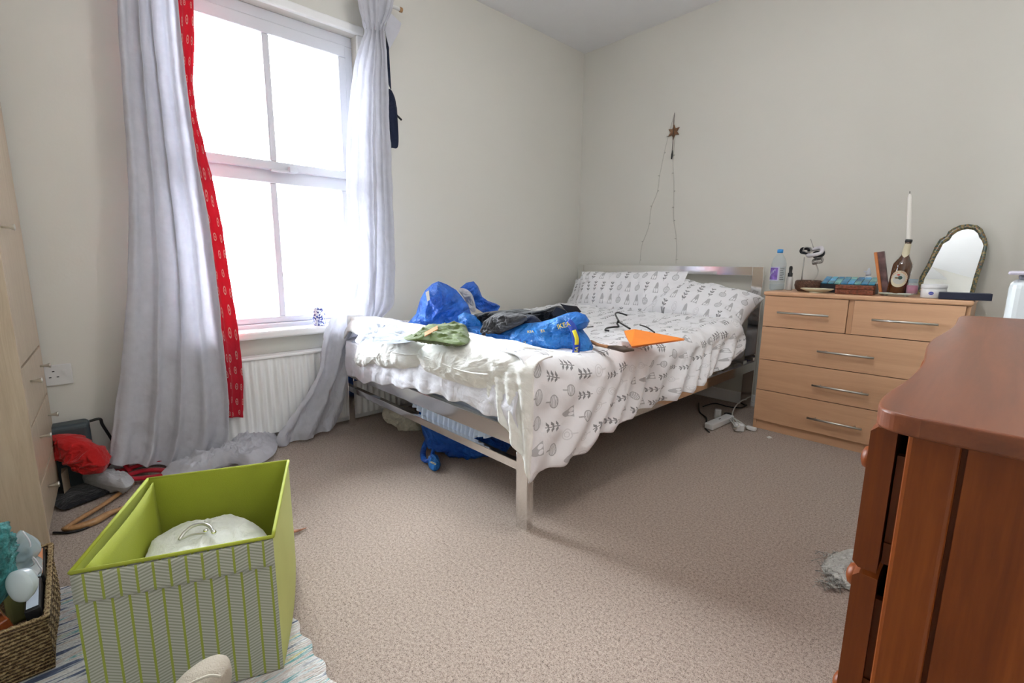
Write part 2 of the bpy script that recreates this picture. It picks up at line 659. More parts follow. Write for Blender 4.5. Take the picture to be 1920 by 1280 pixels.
def thing(name, label, cat, loc=(0, 0, 0), rz=0.0, group=None):
    o = bpy.data.objects.new(name, None)
    o.empty_display_size = 0.05
    put(o)
    o.location = loc
    o.rotation_euler = (0, 0, rz)
    o['label'] = label
    o['category'] = cat
    if group:
        o['group'] = group
    WM[o] = Matrix.Translation(Vector(loc)) @ Matrix.Rotation(rz, 4, 'Z')
    return o


def tag(o, label, cat, group=None):
    o['label'] = label
    o['category'] = cat
    if group:
        o['group'] = group
    return o


def build(name, mb, mats, parent=None, smooth=False, bevel=0.0, solid=0.0, sub=0, label=None, origin=None, local=False, seg=2):
    """turns an MB, written in world space, into one mesh object"""
    if parent is not None:
        W = WM[parent]
    elif origin is not None:
        W = Matrix.Translation(Vector(origin))
    else:
        W = Matrix.Identity(4)
    inv = W.inverted()
    me = bpy.data.meshes.new(name)
    me.from_pydata([(p if local else inv @ p) for p in mb.v], [], mb.f)
    if not isinstance(mats, (list, tuple)):
        mats = [mats]
    for m in mats:
        me.materials.append(m)
    uvl = me.uv_layers.new(name='UVMap') if mb.uv else None
    for i, p in enumerate(me.polygons):
        p.material_index = mb.mi[i]
        p.use_smooth = smooth
        if uvl and i in mb.uv:
            for k, li in enumerate(p.loop_indices):
                uvl.data[li].uv = mb.uv[i][k]
    me.update()
    o = bpy.data.objects.new(name, me)
    put(o)
    if parent is not None:
        o.parent = parent
        WM[o] = W
    else:
        o.matrix_world = W
        WM[o] = W
    if solid:
        md = o.modifiers.new('thickness', 'SOLIDIFY')
        md.thickness = solid
        md.offset = 0
    if bevel:
        md = o.modifiers.new('bevel', 'BEVEL')
        md.width = bevel
        md.segments = seg
        md.limit_method = 'ANGLE'
    if sub:
        md = o.modifiers.new('sub', 'SUBSURF')
        md.levels = md.render_levels = sub
    if label:
        o['label'] = label
    return o


def struct(name, mb, mats, **k):
    o = build(name, mb, mats, **k)
    if k.get('parent') is None:
        o['kind'] = 'structure'
    return o


def spline(pts, n, closed=False):
    """Catmull-Rom through pts, n samples"""
    P = [Vector(p) for p in pts]
    k = len(P)
    out = []
    segs = k if closed else k-1
    for i in range(n):
        t = i/(n if closed else n-1)*segs
        a = min(int(t), segs-1)
        f = t-a
        if closed:
            p0, p1, p2, p3 = P[(a-1) % k], P[a % k], P[(a+1) % k], P[(a+2) % k]
        else:
            p0, p1, p2, p3 = P[max(a-1, 0)], P[a], P[a+1], P[min(a+2, k-1)]
        out.append(0.5*((2*p1) + (p2-p0)*f + (2*p0-5*p1+4*p2-p3)*f*f + (3*p1-p0-3*p2+p3)*f*f*f))
    return out


def fbm(p, s, o=3):
    v, a = 0, 1
    for i in range(o):
        v += a*noise.noise(p*s)
        s *= 2.1
        a *= 0.5
    return v


def ridge(p, s):
    return 1-2*abs(noise.noise(p*s))


def creases(p, s):
    """sharp folds: warped ridged noise, about -1..1"""
    w = Vector((noise.noise(p*s*0.9), noise.noise(p*s*0.9+Vector((5, 0, 0))), noise.noise(p*s*0.9+Vector((0, 5, 0)))))*(0.55/s)
    q = p+w
    v = 0.0
    a, k = 1.0, s
    for i in range(3):
        r = 1-abs(noise.noise(q*k))*2.6
        v += a*(r*abs(r) if r > 0 else r*0.6)
        a *= 0.5
        k *= 2.2
    return v*0.6


def puff(mb, outline, anchor=None, z=None, tf=0.08, tb=0.08, amp=0.01, sc=8.0, zmin=None, n=96, rings=18, mi=0,
         seed=0.0, crease=0.0, flatness=0.5, sharp=False, ymax=None, xmin=None, yp=None, cs=None, ab=None):
    """soft body inflated from a pixel outline.
    anchor: point of the vertical camera-facing plane;  z: horizontal plane instead"""
    if z is not None:
        P = [onz(x, y, z) for x, y in outline]
        d = Vector((0, 0, 1))
    elif ab is not None:
        P = [onab(x, y, *ab) for x, y in outline]
        d = Vector((ab[1][0]-ab[0][0], ab[1][1]-ab[0][1], 0)).cross(Vector((0, 0, 1))).normalized()
        if d.dot(CF) > 0:
            d = -d
    elif yp is not None:
        P = [ony(x, y, yp) for x, y in outline]
        d = Vector((0, -1, 0))
    else:
        P = [onv(x, y, anchor) for x, y in outline]
        d = Vector((-CF.x, -CF.y, 0)).normalized()
    if sharp:
        L = []
        k = len(P)
        per = max(1, n//k)
        for i in range(k):
            for j in range(per):
                L.append(P[i].lerp(P[(i+1) % k], j/per))
        P = L
        n = len(P)
    else:
        P = spline(P, n, True)
    C = sum(P, Vector())/n
    off = Vector((seed*3.7, seed*1.3, seed*7.1))
    for side in (1, -1):
        vs, fs = [], []
        T = tf if side > 0 else tb
        for i in range(rings+1):
            r = i/rings
            h = T*(1-r**(2.2))**flatness
            for p in P:
                q = C.lerp(p, r)
                e = min(1.0, (1-r)*5)
                w = fbm(q+off, sc)*amp + (creases(q+off, cs or sc*1.2)*crease if crease else 0)
                w2 = Vector((noise.noise((q+off)*sc+Vector((9, 0, 0))), noise.noise((q+off)*sc+Vector((0, 9, 0))), noise.noise((q+off)*sc+Vector((0, 0, 9)))))
                q = q + d*side*(h + w*e) + w2*amp*0.5*e
                if zmin is not None:
                    q.z = max(q.z, zmin)
                if ymax is not None:
                    q.y = min(q.y, ymax)
                if xmin is not None:
                    q.x = max(q.x, xmin)
                vs.append(q)
        for i in range(rings):
            for j in range(n):
                a, b = i*n+j, i*n+(j+1) % n
                f = (a, b, b+n, a+n)
                fs.append(f if side < 0 else f[::-1])
        mb.add(vs, fs, mi)
    return mb


def text_mb(mb, s, size, fn, depth=0.0, mi=0, align='CENTER'):
    """letters as flat mesh; fn maps (x, y) of the text plane to a world point"""
    cu = bpy.data.curves.new('t', 'FONT')
    cu.body = s
    cu.size = size
    cu.align_x = align
    cu.align_y = 'CENTER'
    cu.resolution_u = 3
    o = bpy.data.objects.new('t', cu)
    COL.objects.link(o)
    dg = bpy.context.evaluated_depsgraph_get()
    dg.update()
    me = o.evaluated_get(dg).to_mesh()
    mb.add([fn(v.co.x, v.co.y) for v in me.vertices], [list(p.vertices) for p in me.polygons], mi)
    o.evaluated_get(dg).to_mesh_clear()
    bpy.data.objects.remove(o)
    bpy.data.curves.remove(cu)
    return mb


def along(a, b, t):
    return Vector(a).lerp(Vector(b), t)



# ================================================================== ROOM
struct('floor', MB().bb((XW, YS, -0.05), (XE, YN, 0)), M_carpet)
struct('ceiling', MB().bb((XW-0.3, YS-0.1, CEIL), (XE+0.1, YN+0.1, CEIL+0.08)), M_ceil)
struct('wall_north', MB().bb((XW-0.3, YN, -0.05), (XE+0.1, YN+0.1, CEIL)), M_wall)
struct('wall_east', MB().bb((XE, YS-0.1, -0.05), (XE+0.1, YN, CEIL)), M_wall)
struct('wall_south', MB().bb((XW-0.3, YS-0.1, -0.05), (XE, YS, CEIL)), M_wall)
WY0, WY1, WZ0, WZ1 = 0.40, 1.365, 0.615, 2.295
w = MB()
w.bb((XW-0.3, YS, -0.05), (XW, WY0, CEIL)).bb((XW-0.3, WY1, -0.05), (XW, YN, CEIL))
w.bb((XW-0.3, WY0, -0.05), (XW, WY1, WZ0)).bb((XW-0.3, WY0, WZ1), (XW, WY1, CEIL))
struct('wall_west', w, M_wall)
struct('baseboard_west', MB().bb((XW, YS, 0), (XW+0.016, YN, 0.085)), M_white, bevel=0.004)
struct('baseboard_north', MB().bb((XW+0.016, YN-0.016, 0), (XE, YN, 0.085)), M_white, bevel=0.004)
# narrow rounded trim around the window recess
t = MB()
for a, b in (((XW-0.01, WY0-0.045, WZ1), (XW+0.016, WY1+0.045, WZ1+0.05)), ((XW-0.01, WY1, WZ0), (XW+0.016, WY1+0.045, WZ1)),
             ((XW-0.01, WY0-0.045, WZ0), (XW+0.016, WY0, WZ1))):
    t.bb(a, b)
struct('trim_1', t, M_white, bevel=0.01, seg=3)

# window
FX = -2.88
win = bpy.data.objects.new('window_1', None)
put(win)
win['kind'] = 'structure'
WM[win] = Matrix.Translation((FX, 0.885, 1.45))
win.location = (FX, 0.885, 1.45)
GY0, GY1 = 0.495, 1.275
f = MB()
f.bb((FX-0.05, WY0, WZ1-0.055), (FX+0.02, WY1, WZ1)).bb((FX-0.05, WY0, WZ0), (FX+0.02, WY1, WZ0+0.03))
f.bb((FX-0.05, WY0, WZ0+0.03), (FX+0.0195, WY0+0.045, WZ1-0.055)).bb((FX-0.05, WY1-0.045, WZ0+0.03), (FX+0.0195, WY1, WZ1-0.055))
build('window_frame', f, M_upvc, win, bevel=0.004)


def sash(z0, z1, x, top, bot):
    m = MB()
    m.bb((x-0.02, WY0+0.045, z1-top), (x+0.025, WY1-0.045, z1)).bb((x-0.02, WY0+0.045, z0), (x+0.025, WY1-0.045, z0+bot))
    m.bb((x-0.02, WY0+0.045, z0+bot), (x+0.0245, GY0, z1-top)).bb((x-0.02, GY1, z0+bot), (x+0.0245, WY1-0.045, z1-top))
    m.bb((x-0.02, 0.867, z0+bot), (x+0.02, 0.903, z1-top))
    s = build('window_sash', m, M_upvc, win, bevel=0.006)
    build('window_pane', MB().bb((x-0.003, GY0, z0+bot), (x+0.001, GY1, z1-top)), M_pane, s)
    return s


sash(1.49, WZ1-0.055, FX+0.005, 0.065, 0.045)
s = sash(WZ0+0.03, 1.535, FX-0.03, 0.112, 0.035)
m = MB().bb((FX+0.03, 0.86, 1.478), (FX+0.05, 0.99, 1.492)).box((FX+0.045, 0.975, 1.497), (0.03, 0.05, 0.03), 0.2)
build('window_latch', m, M_upvc, win, bevel=0.004, label='white latch with grey end')
build('window_sill', MB().bb((FX+0.02, WY0-0.04, WZ0-0.035), (XW+0.075, WY1+0.06, WZ0+0.008)), M_white, win, bevel=0.012, seg=3)

# house across the street, far beyond the glass
h = thing('terrace_house', 'pale terraced house with grey roof edge faintly seen across the street through the lower panes', 'house', (-14, 3, -3.2))
build('wall', MB().bb((-18, -6, -3.2), (-14, 14, 1.62)), mat('pale_render', (0.75, 0.74, 0.72), 0.9), h)
rf = MB().prism([(-13.8, -6.2, 1.62), (-18.2, -6.2, 1.62), (-16, -6.2, 2.1)], (0, 20.4, 0))
build('roof', rf, mat('grey_roof_tiles', (0.20, 0.21, 0.24), 0.8, var=0.3, vscale=4), h)

# radiator
rad = thing('radiator', 'white ribbed panel radiator under the window', 'radiator', (-2.74, 1.1, 0.0))
RX, RY0, RY1, RZ0, RZ1 = -2.712, 0.47, 1.80, 0.045, 0.485
p = MB()
N = 32
prof = []
for i in range(N*6+1):
    u = i/(N*6)
    y = RY0+0.03+(RY1-RY0-0.06)*u
    c = math.cos(2*PI*u*N)
    prof.append((max(-0.6, min(0.6, c))*0.012, y))


def radf(u, v):
    i = int(round(u*N*6))
    dx, y = prof[i]
    z = RZ0+0.004+(RZ1-RZ0-0.014)*v
    e = min(1, min(v, 1-v)*12)
    return Vector((RX+dx*e - 0.008, y, z))


p.grid(radf, N*6, 14)
p.bb((RX-0.045, RY0+0.02, RZ0+0.014), (RX-0.030, RY1-0.02, RZ1-0.012))
build('panel', p, M_rad, rad, smooth=True)
g = MB().bb((RX-0.07, RY0+0.002, RZ1-0.012), (RX+0.004, RY1-0.002, RZ1+0.004)).bb((RX-0.07, RY0, RZ0+0.02), (RX+0.003, RY0+0.018, RZ1)).bb((RX-0.07, RY1-0.018, RZ0+0.02), (RX+0.003, RY1, RZ1))
g.bb((RX-0.07, RY0, RZ0), (RX-0.020, RY1, RZ0+0.014))
build('casing', g, M_rad, rad, bevel=0.004)
v = MB().tube([(RX-0.06, RY1+0.04, 0.0), (RX-0.06, RY1+0.04, 0.09), (RX-0.06, RY1-0.01, 0.09)], 0.009, 10)
build('pipe', v, M_brushed, rad, smooth=True)
v = MB().tube([(RX-0.06, RY0-0.03, 0.0), (RX-0.06, RY0-0.03, 0.09), (RX-0.06, RY0+0.01, 0.09)], 0.009, 10)
build('pipe', v, M_brushed, rad, smooth=True)

# socket
sk = onx(110, 703, XW)
so = thing('wall_socket', 'white single plug socket on the wall beside the wardrobe', 'socket', (XW, -0.08, 0.50))
build('plate', MB().bb((XW, -0.125, 0.455), (XW+0.010, -0.037, 0.545)), M_socket, so, bevel=0.003)
build('switch', MB().bb((XW+0.010, -0.068, 0.500), (XW+0.014, -0.056, 0.520)), M_socket, so)
for y, z in ((-0.10, 0.515), (-0.088, 0.49), (-0.112, 0.49)):
    build('pin_hole', MB().bb((XW+0.0095, y, z), (XW+0.0105, y+0.008, z+0.004)), M_black, so)

# added fill lamp, out of view overhead, brightens the room beside the window light
cl = thing('fill_lamp', 'round white fill lamp, added out of view under the ceiling', 'lamp', (-0.65, 1.4, CEIL))

# ================================================================== WARDROBE
WA, WB = Vector((-2.19, -0.150, 0)), Vector((-2.762, -0.122, 0))
wd = (WB-WA).normalized()
wn = Vector((wd.y, -wd.x, 0))            # into the room
if wn.y < 0:
    wn = -wn
Wd = (WB-WA).length
wr = thing('wardrobe', 'tall pale oak wardrobe with door above three drawers, at the left edge', 'wardrobe', tuple(WA))
DEP = 0.56
HT = 2.15


def wp(s, d, z):
    return WA + wd*s - wn*d + Vector((0, 0, z))


def wbox(mb, s0, s1, d0, d1, z0, z1, mi=0):
    vs = [wp(s, d, z) for s in (s0, s1) for d in (d0, d1) for z in (z0, z1)]
    return mb.add(vs, [(0, 1, 3, 2), (4, 6, 7, 5), (0, 4, 5, 1), (2, 3, 7, 6), (0, 2, 6, 4), (1, 5, 7, 3)], mi)


c = MB()
wbox(c, 0, 0.018, 0.0, DEP, 0, HT)
wbox(c, Wd-0.018, Wd, 0.0, DEP, 0, HT)
wbox(c, 0.018, Wd-0.018, DEP-0.01, DEP, 0, HT)
wbox(c, 0.018, Wd-0.018, 0.02, DEP, HT-0.02, HT)
wbox(c, 0.018, Wd-0.018, 0.03, DEP, 0.0, 0.045)
build('carcass', c, M_oak, wr, bevel=0.002)
zs = [0.05, 0.225, 0.435, 0.640]


def wknob(parent, s, z):
    R = Matrix((wd, Vector((0, 0, 1)), wn)).transposed()
    k = MB().lathe([(0.004, 0), (0.0045, 0.012), (0.006, 0.02), (0.0105, 0.028), (0.0105, 0.031), (0.0, 0.033)], wp(s, 0.0, z), 16, R=R)
    build('knob', k, M_brushed, parent, smooth=True)


for i in range(3):
    d = build('drawer', wbox(MB(), 0.020, Wd-0.020, 0.0, 0.018, zs[i]+0.004, zs[i+1]-0.004), M_oak, wr, bevel=0.0015)
    wknob(d, 0.16, (zs[i]+zs[i+1])/2+0.03)
    wknob(d, Wd-0.10, (zs[i]+zs[i+1])/2+0.03)
d = build('door', wbox(MB(), 0.020, Wd-0.020, 0.0, 0.018, zs[3]+0.005, HT-0.02), M_oak, wr, bevel=0.0015)
wknob(d, 0.10, 1.10)

# ================================================================== BED FRAME
BX0, BX1, BY0, BY1 = -2.69, -1.13, 1.15, 3.42
bed = thing('bed', 'chrome tube double bed frame with rectangular headboard and low double foot rail', 'bed', (-1.9, 2.3, 0))
build('headboard_post', MB().bb((BX0-0.04, BY1-0.03, 0), (BX0+0.025, BY1, 0.985)), M_chrome, bed, bevel=0.002)
build('headboard_post', MB().bb((-1.222, BY1-0.03, 0), (-1.152, BY1, 0.985)), M_chrome, bed, bevel=0.002)
build('headboard_rail', MB().bb((BX0+0.025, BY1-0.03, 0.925), (-1.222, BY1, 0.985)), M_chrome, bed, bevel=0.002)
build('headboard_rail', MB().bb((BX0+0.025, BY1-0.025, 0.805), (-1.222, BY1-0.008, 0.825)), M_chrome, bed)
build('headboard_rail', MB().bb((BX0+0.025, BY1-0.025, 0.45), (-1.222, BY1-0.008, 0.50)), M_chrome, bed)
build('leg', MB().bb((-1.193, BY0, 0), (-1.135, BY0+0.035, 0.388)), M_chrome, bed, bevel=0.002)
build('leg', MB().bb((-2.695, BY0, 0), (-2.655, BY0+0.035, 0.388)), M_chrome, bed, bevel=0.002)
build('foot_rail', MB().bb((-2.655, BY0, 0.320), (-1.193, BY0+0.035, 0.388)), M_chrome, bed, bevel=0.002)
build('foot_rail', MB().bb((-2.655, BY0+0.002, 0.228), (-1.193, BY0+0.030, 0.262)), M_chrome, bed, bevel=0.002)
build('side_rail', MB().bb((-1.185, BY0+0.035, 0.28), (-1.150, BY1-0.03, 0.34)), M_chrome, bed, bevel=0.002)
build('side_rail', MB().bb((BX0, BY0+0.035, 0.28), (BX0+0.035, BY1-0.03, 0.34)), M_chrome, bed, bevel=0.002)
for i in range(14):
    y = 1.26 + i*0.155
    build('slat', MB().bb((BX0+0.035, y, 0.335), (-1.185, y+0.06, 0.35)), M_steel, bed)
build('support_leg', MB().bb((-1.93, 2.28, 0), (-1.90, 2.31, 0.335)), M_steel, bed)

# mattress
mt = MB().bb((-2.66, 1.19, 0.352), (-1.20, 3.36, 0.54))
o = build('mattress', mt, M_matt, bevel=0.05, seg=5, smooth=True)
tag(o, 'double mattress with pale blue side on the chrome bed frame', 'mattress')

# fitted sheet hanging over the foot end: a wavy white cloth
rn = random.Random(4)
ZL = [(-2.70, 0.36), (-2.43, 0.335), (-2.15, 0.375), (-1.87, 0.405), (-1.6, 0.425), (-1.45, 0.43), (-1.3, 0.415), (-1.16, 0.40)]


def zl(x):
    for (a, za), (b, zb) in zip(ZL, ZL[1:]):
        if x <= b:
            return za+(zb-za)*(x-a)/(b-a)
    return ZL[-1][1]


def sheetf(u, v):
    x = -2.69 + (1.53)*u
    q = Vector((x, 0, v*0.4))
    if v < 0.45:
        k = v/0.45
        y = 1.75 - 0.62*k
        z = 0.555 + 0.01*noise.noise(Vector((x*5, y*5, 0)))
        if k > 0.85:
            z -= ((k-0.85)/0.15)**2*0.02
    else:
        k = (v-0.45)/0.55
        z = 0.545 - (0.545-zl(x)+0.008*math.sin(x*31))*k
        y = 1.125 - 0.012*math.sin(k*PI) + 0.007*fbm(q, 12) + 0.004*math.sin(x*55+k*3)*k
    dx = 0.0
    if u < 0.07:
        e = (0.07-u)/0.07
        y += e*e*0.10*(1 if v >= 0.45 else 0)
        dx = 0.03*e
    return Vector((max(x+dx, -2.69), y, z+0.004*noise.noise(q*20)))


o = build('bed_sheet', MB().grid(sheetf, 130, 50), M_sheet, smooth=True, solid=0.003)
tag(o, 'white fitted sheet hanging over the foot end of the mattress', 'sheet')


# pale blue cloth tucked between the bed rails, hanging under the rail at the foot
def bl(u, v):
    P0, P1 = Vector((-2.66, 1.19, 0.345)), Vector((-1.18, 1.188, 0.375))
    p = P0.lerp(P1, u)
    low = 0.0
    drop = 0.004 + 0.135*math.exp(-((u-0.66)/0.26)**2)*(1 if u > 0.46 else max(0, (u-0.34)/0.12))
    return p + Vector((0, 0.010*math.sin(v*3) + (0.007*math.sin(u*250+3*math.sin(u*17)))*v, 0.03 - (drop+0.03)*v + 0.004*math.sin(u*95)*v))


o = build('ruffled_valance', MB().grid(bl, 300, 12), M_bluesheet, smooth=True, solid=0.003)
tag(o, 'pale blue gathered cloth hanging below the foot rail of the bed', 'cloth')


# small blue sheet bulge at the left corner of the foot end
bu = MB()
puff(bu, [(655, 650), (668, 636), (700, 640), (690, 690), (712, 718), (690, 720), (668, 703), (655, 680)], (-2.55, 1.12, 0.4), tf=0.03, tb=0.10, amp=0.008, sc=14, seed=3, n=64, rings=10, xmin=-2.70)
o = build('protector_sheet', bu, M_bluesheet, smooth=True)
tag(o, 'pale blue sheet corner bulging around the mattress beside the window', 'sheet')
sb = MB()
puff(sb, [(560+640*0+112, 628), (690, 600), (735, 600), (762, 622), (770, 640), (700, 645), (668, 642)], z=0.655, tf=0.016, tb=0.006, amp=0.010, sc=14, crease=0.012, seed=9, xmin=-2.695, n=80, rings=14)
o = build('crumpled_sheet', sb, cloth('pale_blue_print_cotton', (0.6, 0.65, 0.74), 0.85, 900, 0.4, 14, 0, print_col(0.05, 0.05, (0.36, 0.40, 0.48))), smooth=True)
tag(o, 'crumpled pale blue sheet on the bed corner below the right curtain', 'sheet')


# ================================================================== DUVET AND ITS COVER
HEM = [(1.14, 0.215), (1.43, 0.235), (1.57, 0.288), (1.82, 0.318), (2.33, 0.336), (2.59, 0.364), (2.85, 0.42), (3.03, 0.49), (3.16, 0.60)]


def lin(T, y):
    if y <= T[0][0]:
        return T[0][1]
    for (a, za), (b, zb) in zip(T, T[1:]):
        if y <= b:
            k = (y-a)/(b-a)
            k = k*k*(3-2*k)*0.5 + k*0.5
            return za+(zb-za)*k
    return T[-1][1]


def ztop(x, y):
    z = 0.628 + 0.012*fbm(Vector((x, y, 0)), 4) + 0.010*ridge(Vector((x*0.6, y, 3)), 7)
    z += 0.045*math.exp(-((y-1.22)/0.16)**2)*(1 if x < -1.3 else max(0.55, 1-(x+1.3)*1.6))
    z += 0.03*math.exp(-((y-2.95)/0.25)**2)
    return z


XL, XR = -2.66, -1.115
CY0, CY1 = 1.135, 3.17


def coverf(u, v):
    """u along the bed, v across then down the right side"""
    y = CY0 + (CY1-CY0)*u
    va = 0.62
    xr = XR + 0.012*math.sin(y*9) - 0.10*max(0, (y-2.95)/0.25)**2
    R = 0.085
    if v < va:
        k = v/va
        y2 = y
        if y < 1.26:
            # the front edge tucks down behind the white duvet roll
            pass
        x = XL + (xr-R-XL)*k
        z = ztop(x, y)
        if k < 0.05:
            z -= (0.05-k)*1.2
        if y > 3.05:
            z -= (y-3.05)**2*2.5
        if y < 1.22 and x < -1.33:
            z -= (1.22-y)*0.5
        return Vector((x, y2, z + 0.006*fbm(Vector((x, y, 5)), 16)))
    k = (v-va)/(1-va)
    zt = ztop(xr-R, y)
    if y > 3.05:
        zt -= (y-3.05)**2*2.5
    ka = 0.24
    if k < ka:
        a = k/ka*PI/2
        x = xr-R+R*math.sin(a)
        z = zt-R*(1-math.cos(a))
        fold = math.sin(a)**2*0.0
    else:
        kk = (k-ka)/(1-ka)
        hz = lin(HEM, y)
        hz = min(hz, zt-R-0.01)
        z = zt-R+(hz-(zt-R))*kk
        x = xr + 0.012*kk
        yy = y + (0.62-z)*0.75          # folds lean towards the headboard as they drop
        am = 0.004+0.019*min(1, kk*1.6)*(0.25+0.75*min(1, max(0, (y-1.45)/0.5)))
        fo = math.sin(yy*41+1.7*math.sin(yy*7)) + 0.5*math.sin(yy*19+2)
        x += am*fo
        z += 0.006*math.sin(y*37)*kk
        if kk > 0.9:
            x -= (kk-0.9)*0.08
    q = Vector((x, y, z))
    return q + Vector((0.006*fbm(q, 11), 0, 0.005*fbm(q, 15)))


def coveruv(u, v):
    va = 0.62
    y = u*(CY1-CY0)
    if v < va:
        return (1.45*v/va, -y)
    return (1.45 + 0.12 + (v-va)/(1-va)*0.42, -y)


cv = MB().grid(coverf, 220, 150, uvfn=coveruv)


def footflap(u, v):
    """corner of the cover wrapped round the foot end"""
    x = XR + 0.012 - 0.245*u
    zt = 0.655 - 0.01*u
    zl_ = 0.215 + 0.30*u**0.7
    y = 1.128 - 0.012*math.sin(u*PI) + 0.012*math.sin(u*24+v*4)*v
    if v < 0.2:
        a = (1-v/0.2)
        y += a*a*0.10
        z = zt + 0.012 - (1-a)**2*0.05
    else:
        z = zt-0.038 + (zl_-zt+0.038)*(v-0.2)/0.8
    e = (1-u)**6
    y += e*0.012
    return Vector((x, y, z)) + Vector((0, 1, 0))*0.004*fbm(Vector((x, v, 0)), 18)


cv.grid(footflap, 36, 50, mi=1, uvfn=lambda u, v: (1.6+v*0.45, u*0.25))
o = build('duvet_cover', cv, [M_print, M_duvet], smooth=True, solid=0.006)
tag(o, 'white duvet cover printed with grey trees and cones, draped over the bed side', 'duvet cover')

dv = thing('duvet', 'plain white puffy duvet end bunched along the foot of the bed', 'duvet', (-1.95, 1.2, 0.56))
r1 = MB()
puff(r1, [(672, 652), (684, 640), (720, 633), (765, 632), (800, 640), (815, 660), (806, 686), (770, 693), (735, 692), (704, 684), (686, 690), (668, 676)],
     yp=1.15, tf=0.070, tb=0.13, amp=0.010, sc=7, crease=0.0075, cs=17, seed=1, n=190, rings=34, flatness=0.6)
build('end_roll', r1, M_duvet, dv, smooth=True)
r2 = MB()
puff(r2, [(783, 660), (800, 645), (850, 639), (900, 645), (960, 662), (978, 690), (952, 716), (932, 731), (900, 729), (850, 712), (820, 700), (800, 692), (790, 675)],
     yp=1.15, tf=0.075, tb=0.13, amp=0.010, sc=7, crease=0.0075, cs=17, seed=2, n=190, rings=34, flatness=0.6)
build('end_roll', r2, M_duvet, dv, smooth=True)
lt = MB()


def turnback(u, v):
    x = -2.64+1.42*u
    y = 1.13+(0.10+0.15*u)*v
    s = (0.5-0.5*math.cos(min(1, v*1.3)*PI))
    z = 0.655+0.012*math.sin(v*PI)+0.012*fbm(Vector((x*1.2, y, 2)), 6)+0.008*creases(Vector((x, y, 4)), 8)-0.012*v
    if v < 0.25:
        z -= (0.25-v)**2*0.9
    if u < 0.05:
        z -= (0.05-u)*1.2
    return Vector((x, y+0.02*noise.noise(Vector((x*4, 0, 0)))*v, max(z, ztop(x, max(y, 1.22))+0.004) if v > 0.3 else z))


lt.grid(turnback, 160, 40)
build('turned_back_edge', lt, M_duvet, dv, smooth=True, solid=0.008)
pp = MB().tube(spline([ony(x, y, 1.078) for x, y in ((735, 660), (760, 664), (785, 664))], 20), 0.003, 6)
pp.tube(spline([ony(x, y, 1.073) for x, y in ((795, 668), (820, 678), (850, 690), (880, 698), (915, 702))], 30), 0.003, 6)
build('piping', pp, M_duvet, dv, smooth=True)


# ------------------------------------------------------------------ pillows
def pillow(c, w, h, t, R, mtl, seed, label, group=None):
    root = tuple(c)
    m = MB()
    c = Vector(c)

    def fn(side):
        def g(u, v):
            a, b = u*2-1, v*2-1
            ex = (1-abs(a)**3.2)**0.5 if abs(a) < 1 else 0
            ey = (1-abs(b)**3.2)**0.5 if abs(b) < 1 else 0
            th = t*ex*ey*0.5
            pin = 1-0.06*(1-abs(b)**2)*abs(a)**4
            pinb = 1-0.08*(1-abs(a)**2)*abs(b)**4
            q = Vector((a*w/2*pin, b*h/2*pinb, side*th))
            n1 = fbm(q*1.0+Vector((seed, seed, 0)), 7)*0.018*min(1, ex*ey*3)
            n2 = (creases(q+Vector((seed, 0, 0)), 9))*0.010*min(1, ex*ey*3)
            q.z += side*(n1+n2)
            return c + R @ q
        return g
    for sd in (1, -1):
        m.grid(fn(sd), 56, 40, uvfn=lambda u, v: (u*w, v*h+0.02))
    o = build('pillow', m, mtl, smooth=True)
    tag(o, label, 'pillow', group)
    return o


def rot(xd, yd):
    xd = Vector(xd).normalized()
    yd = Vector(yd)
    yd = (yd-xd*yd.dot(xd)).normalized()
    return Matrix((xd, yd, xd.cross(yd))).transposed()


pillow((-2.36, 3.24, 0.715), 0.66, 0.37, 0.19, rot((1, 0.0, 0.03), (0, 0.55, 0.85)), M_printp, 5.0,
       'printed white pillow at the far left of the bed, half hidden behind the upright one')
pillow((-1.44, 3.13, 0.725), 0.66, 0.40, 0.21, rot((1, 0.03, -0.14), (-0.05, 0.80, 0.50)), M_printp, 2.0,
       'printed white pillow lying at an angle at the right end of the headboard')
pillow((-2.02, 3.08, 0.760), 0.93, 0.385, 0.19, rot((1, 0.02, 0.02), (0, 0.36, 0.93)), M_printp, 1.0,
       'large printed white pillow propped upright in the middle of the headboard')

# ================================================================== CHEST OF DRAWERS
CF_Y = 3.007
CX0, CX1 = -1.003, -0.112
ch = thing('chest_of_drawers', 'light beech chest with two small over three wide drawers against the back wall', 'chest of drawers', (-0.56, 3.23, 0))
build('side_panel', MB().bb((CX0+0.004, CF_Y+0.004, 0), (CX0+0.022, YN-0.02, 0.822)), M_beechv, ch, bevel=0.001)
build('side_panel', MB().bb((CX1-0.026, CF_Y+0.004, 0), (CX1-0.004, YN-0.02, 0.822)), M_beechv, ch, bevel=0.001)
build('top', MB().bb((CX0-0.004, CF_Y-0.012, 0.820), (CX1+0.004, YN-0.018, 0.845)), M_beech, ch, bevel=0.009, seg=4)
build('back_panel', MB().bb((CX0+0.022, YN-0.03, 0.05), (CX1-0.026, YN-0.02, 0.82)), M_dark, ch)
build('plinth', MB().bb((CX0+0.022, CF_Y+0.012, 0), (CX1-0.026, CF_Y+0.03, 0.056)), M_beech, ch)
build('divider', MB().bb((-0.583, CF_Y+0.006, 0.637), (-0.560, CF_Y+0.03, 0.82)), M_beechv, ch)


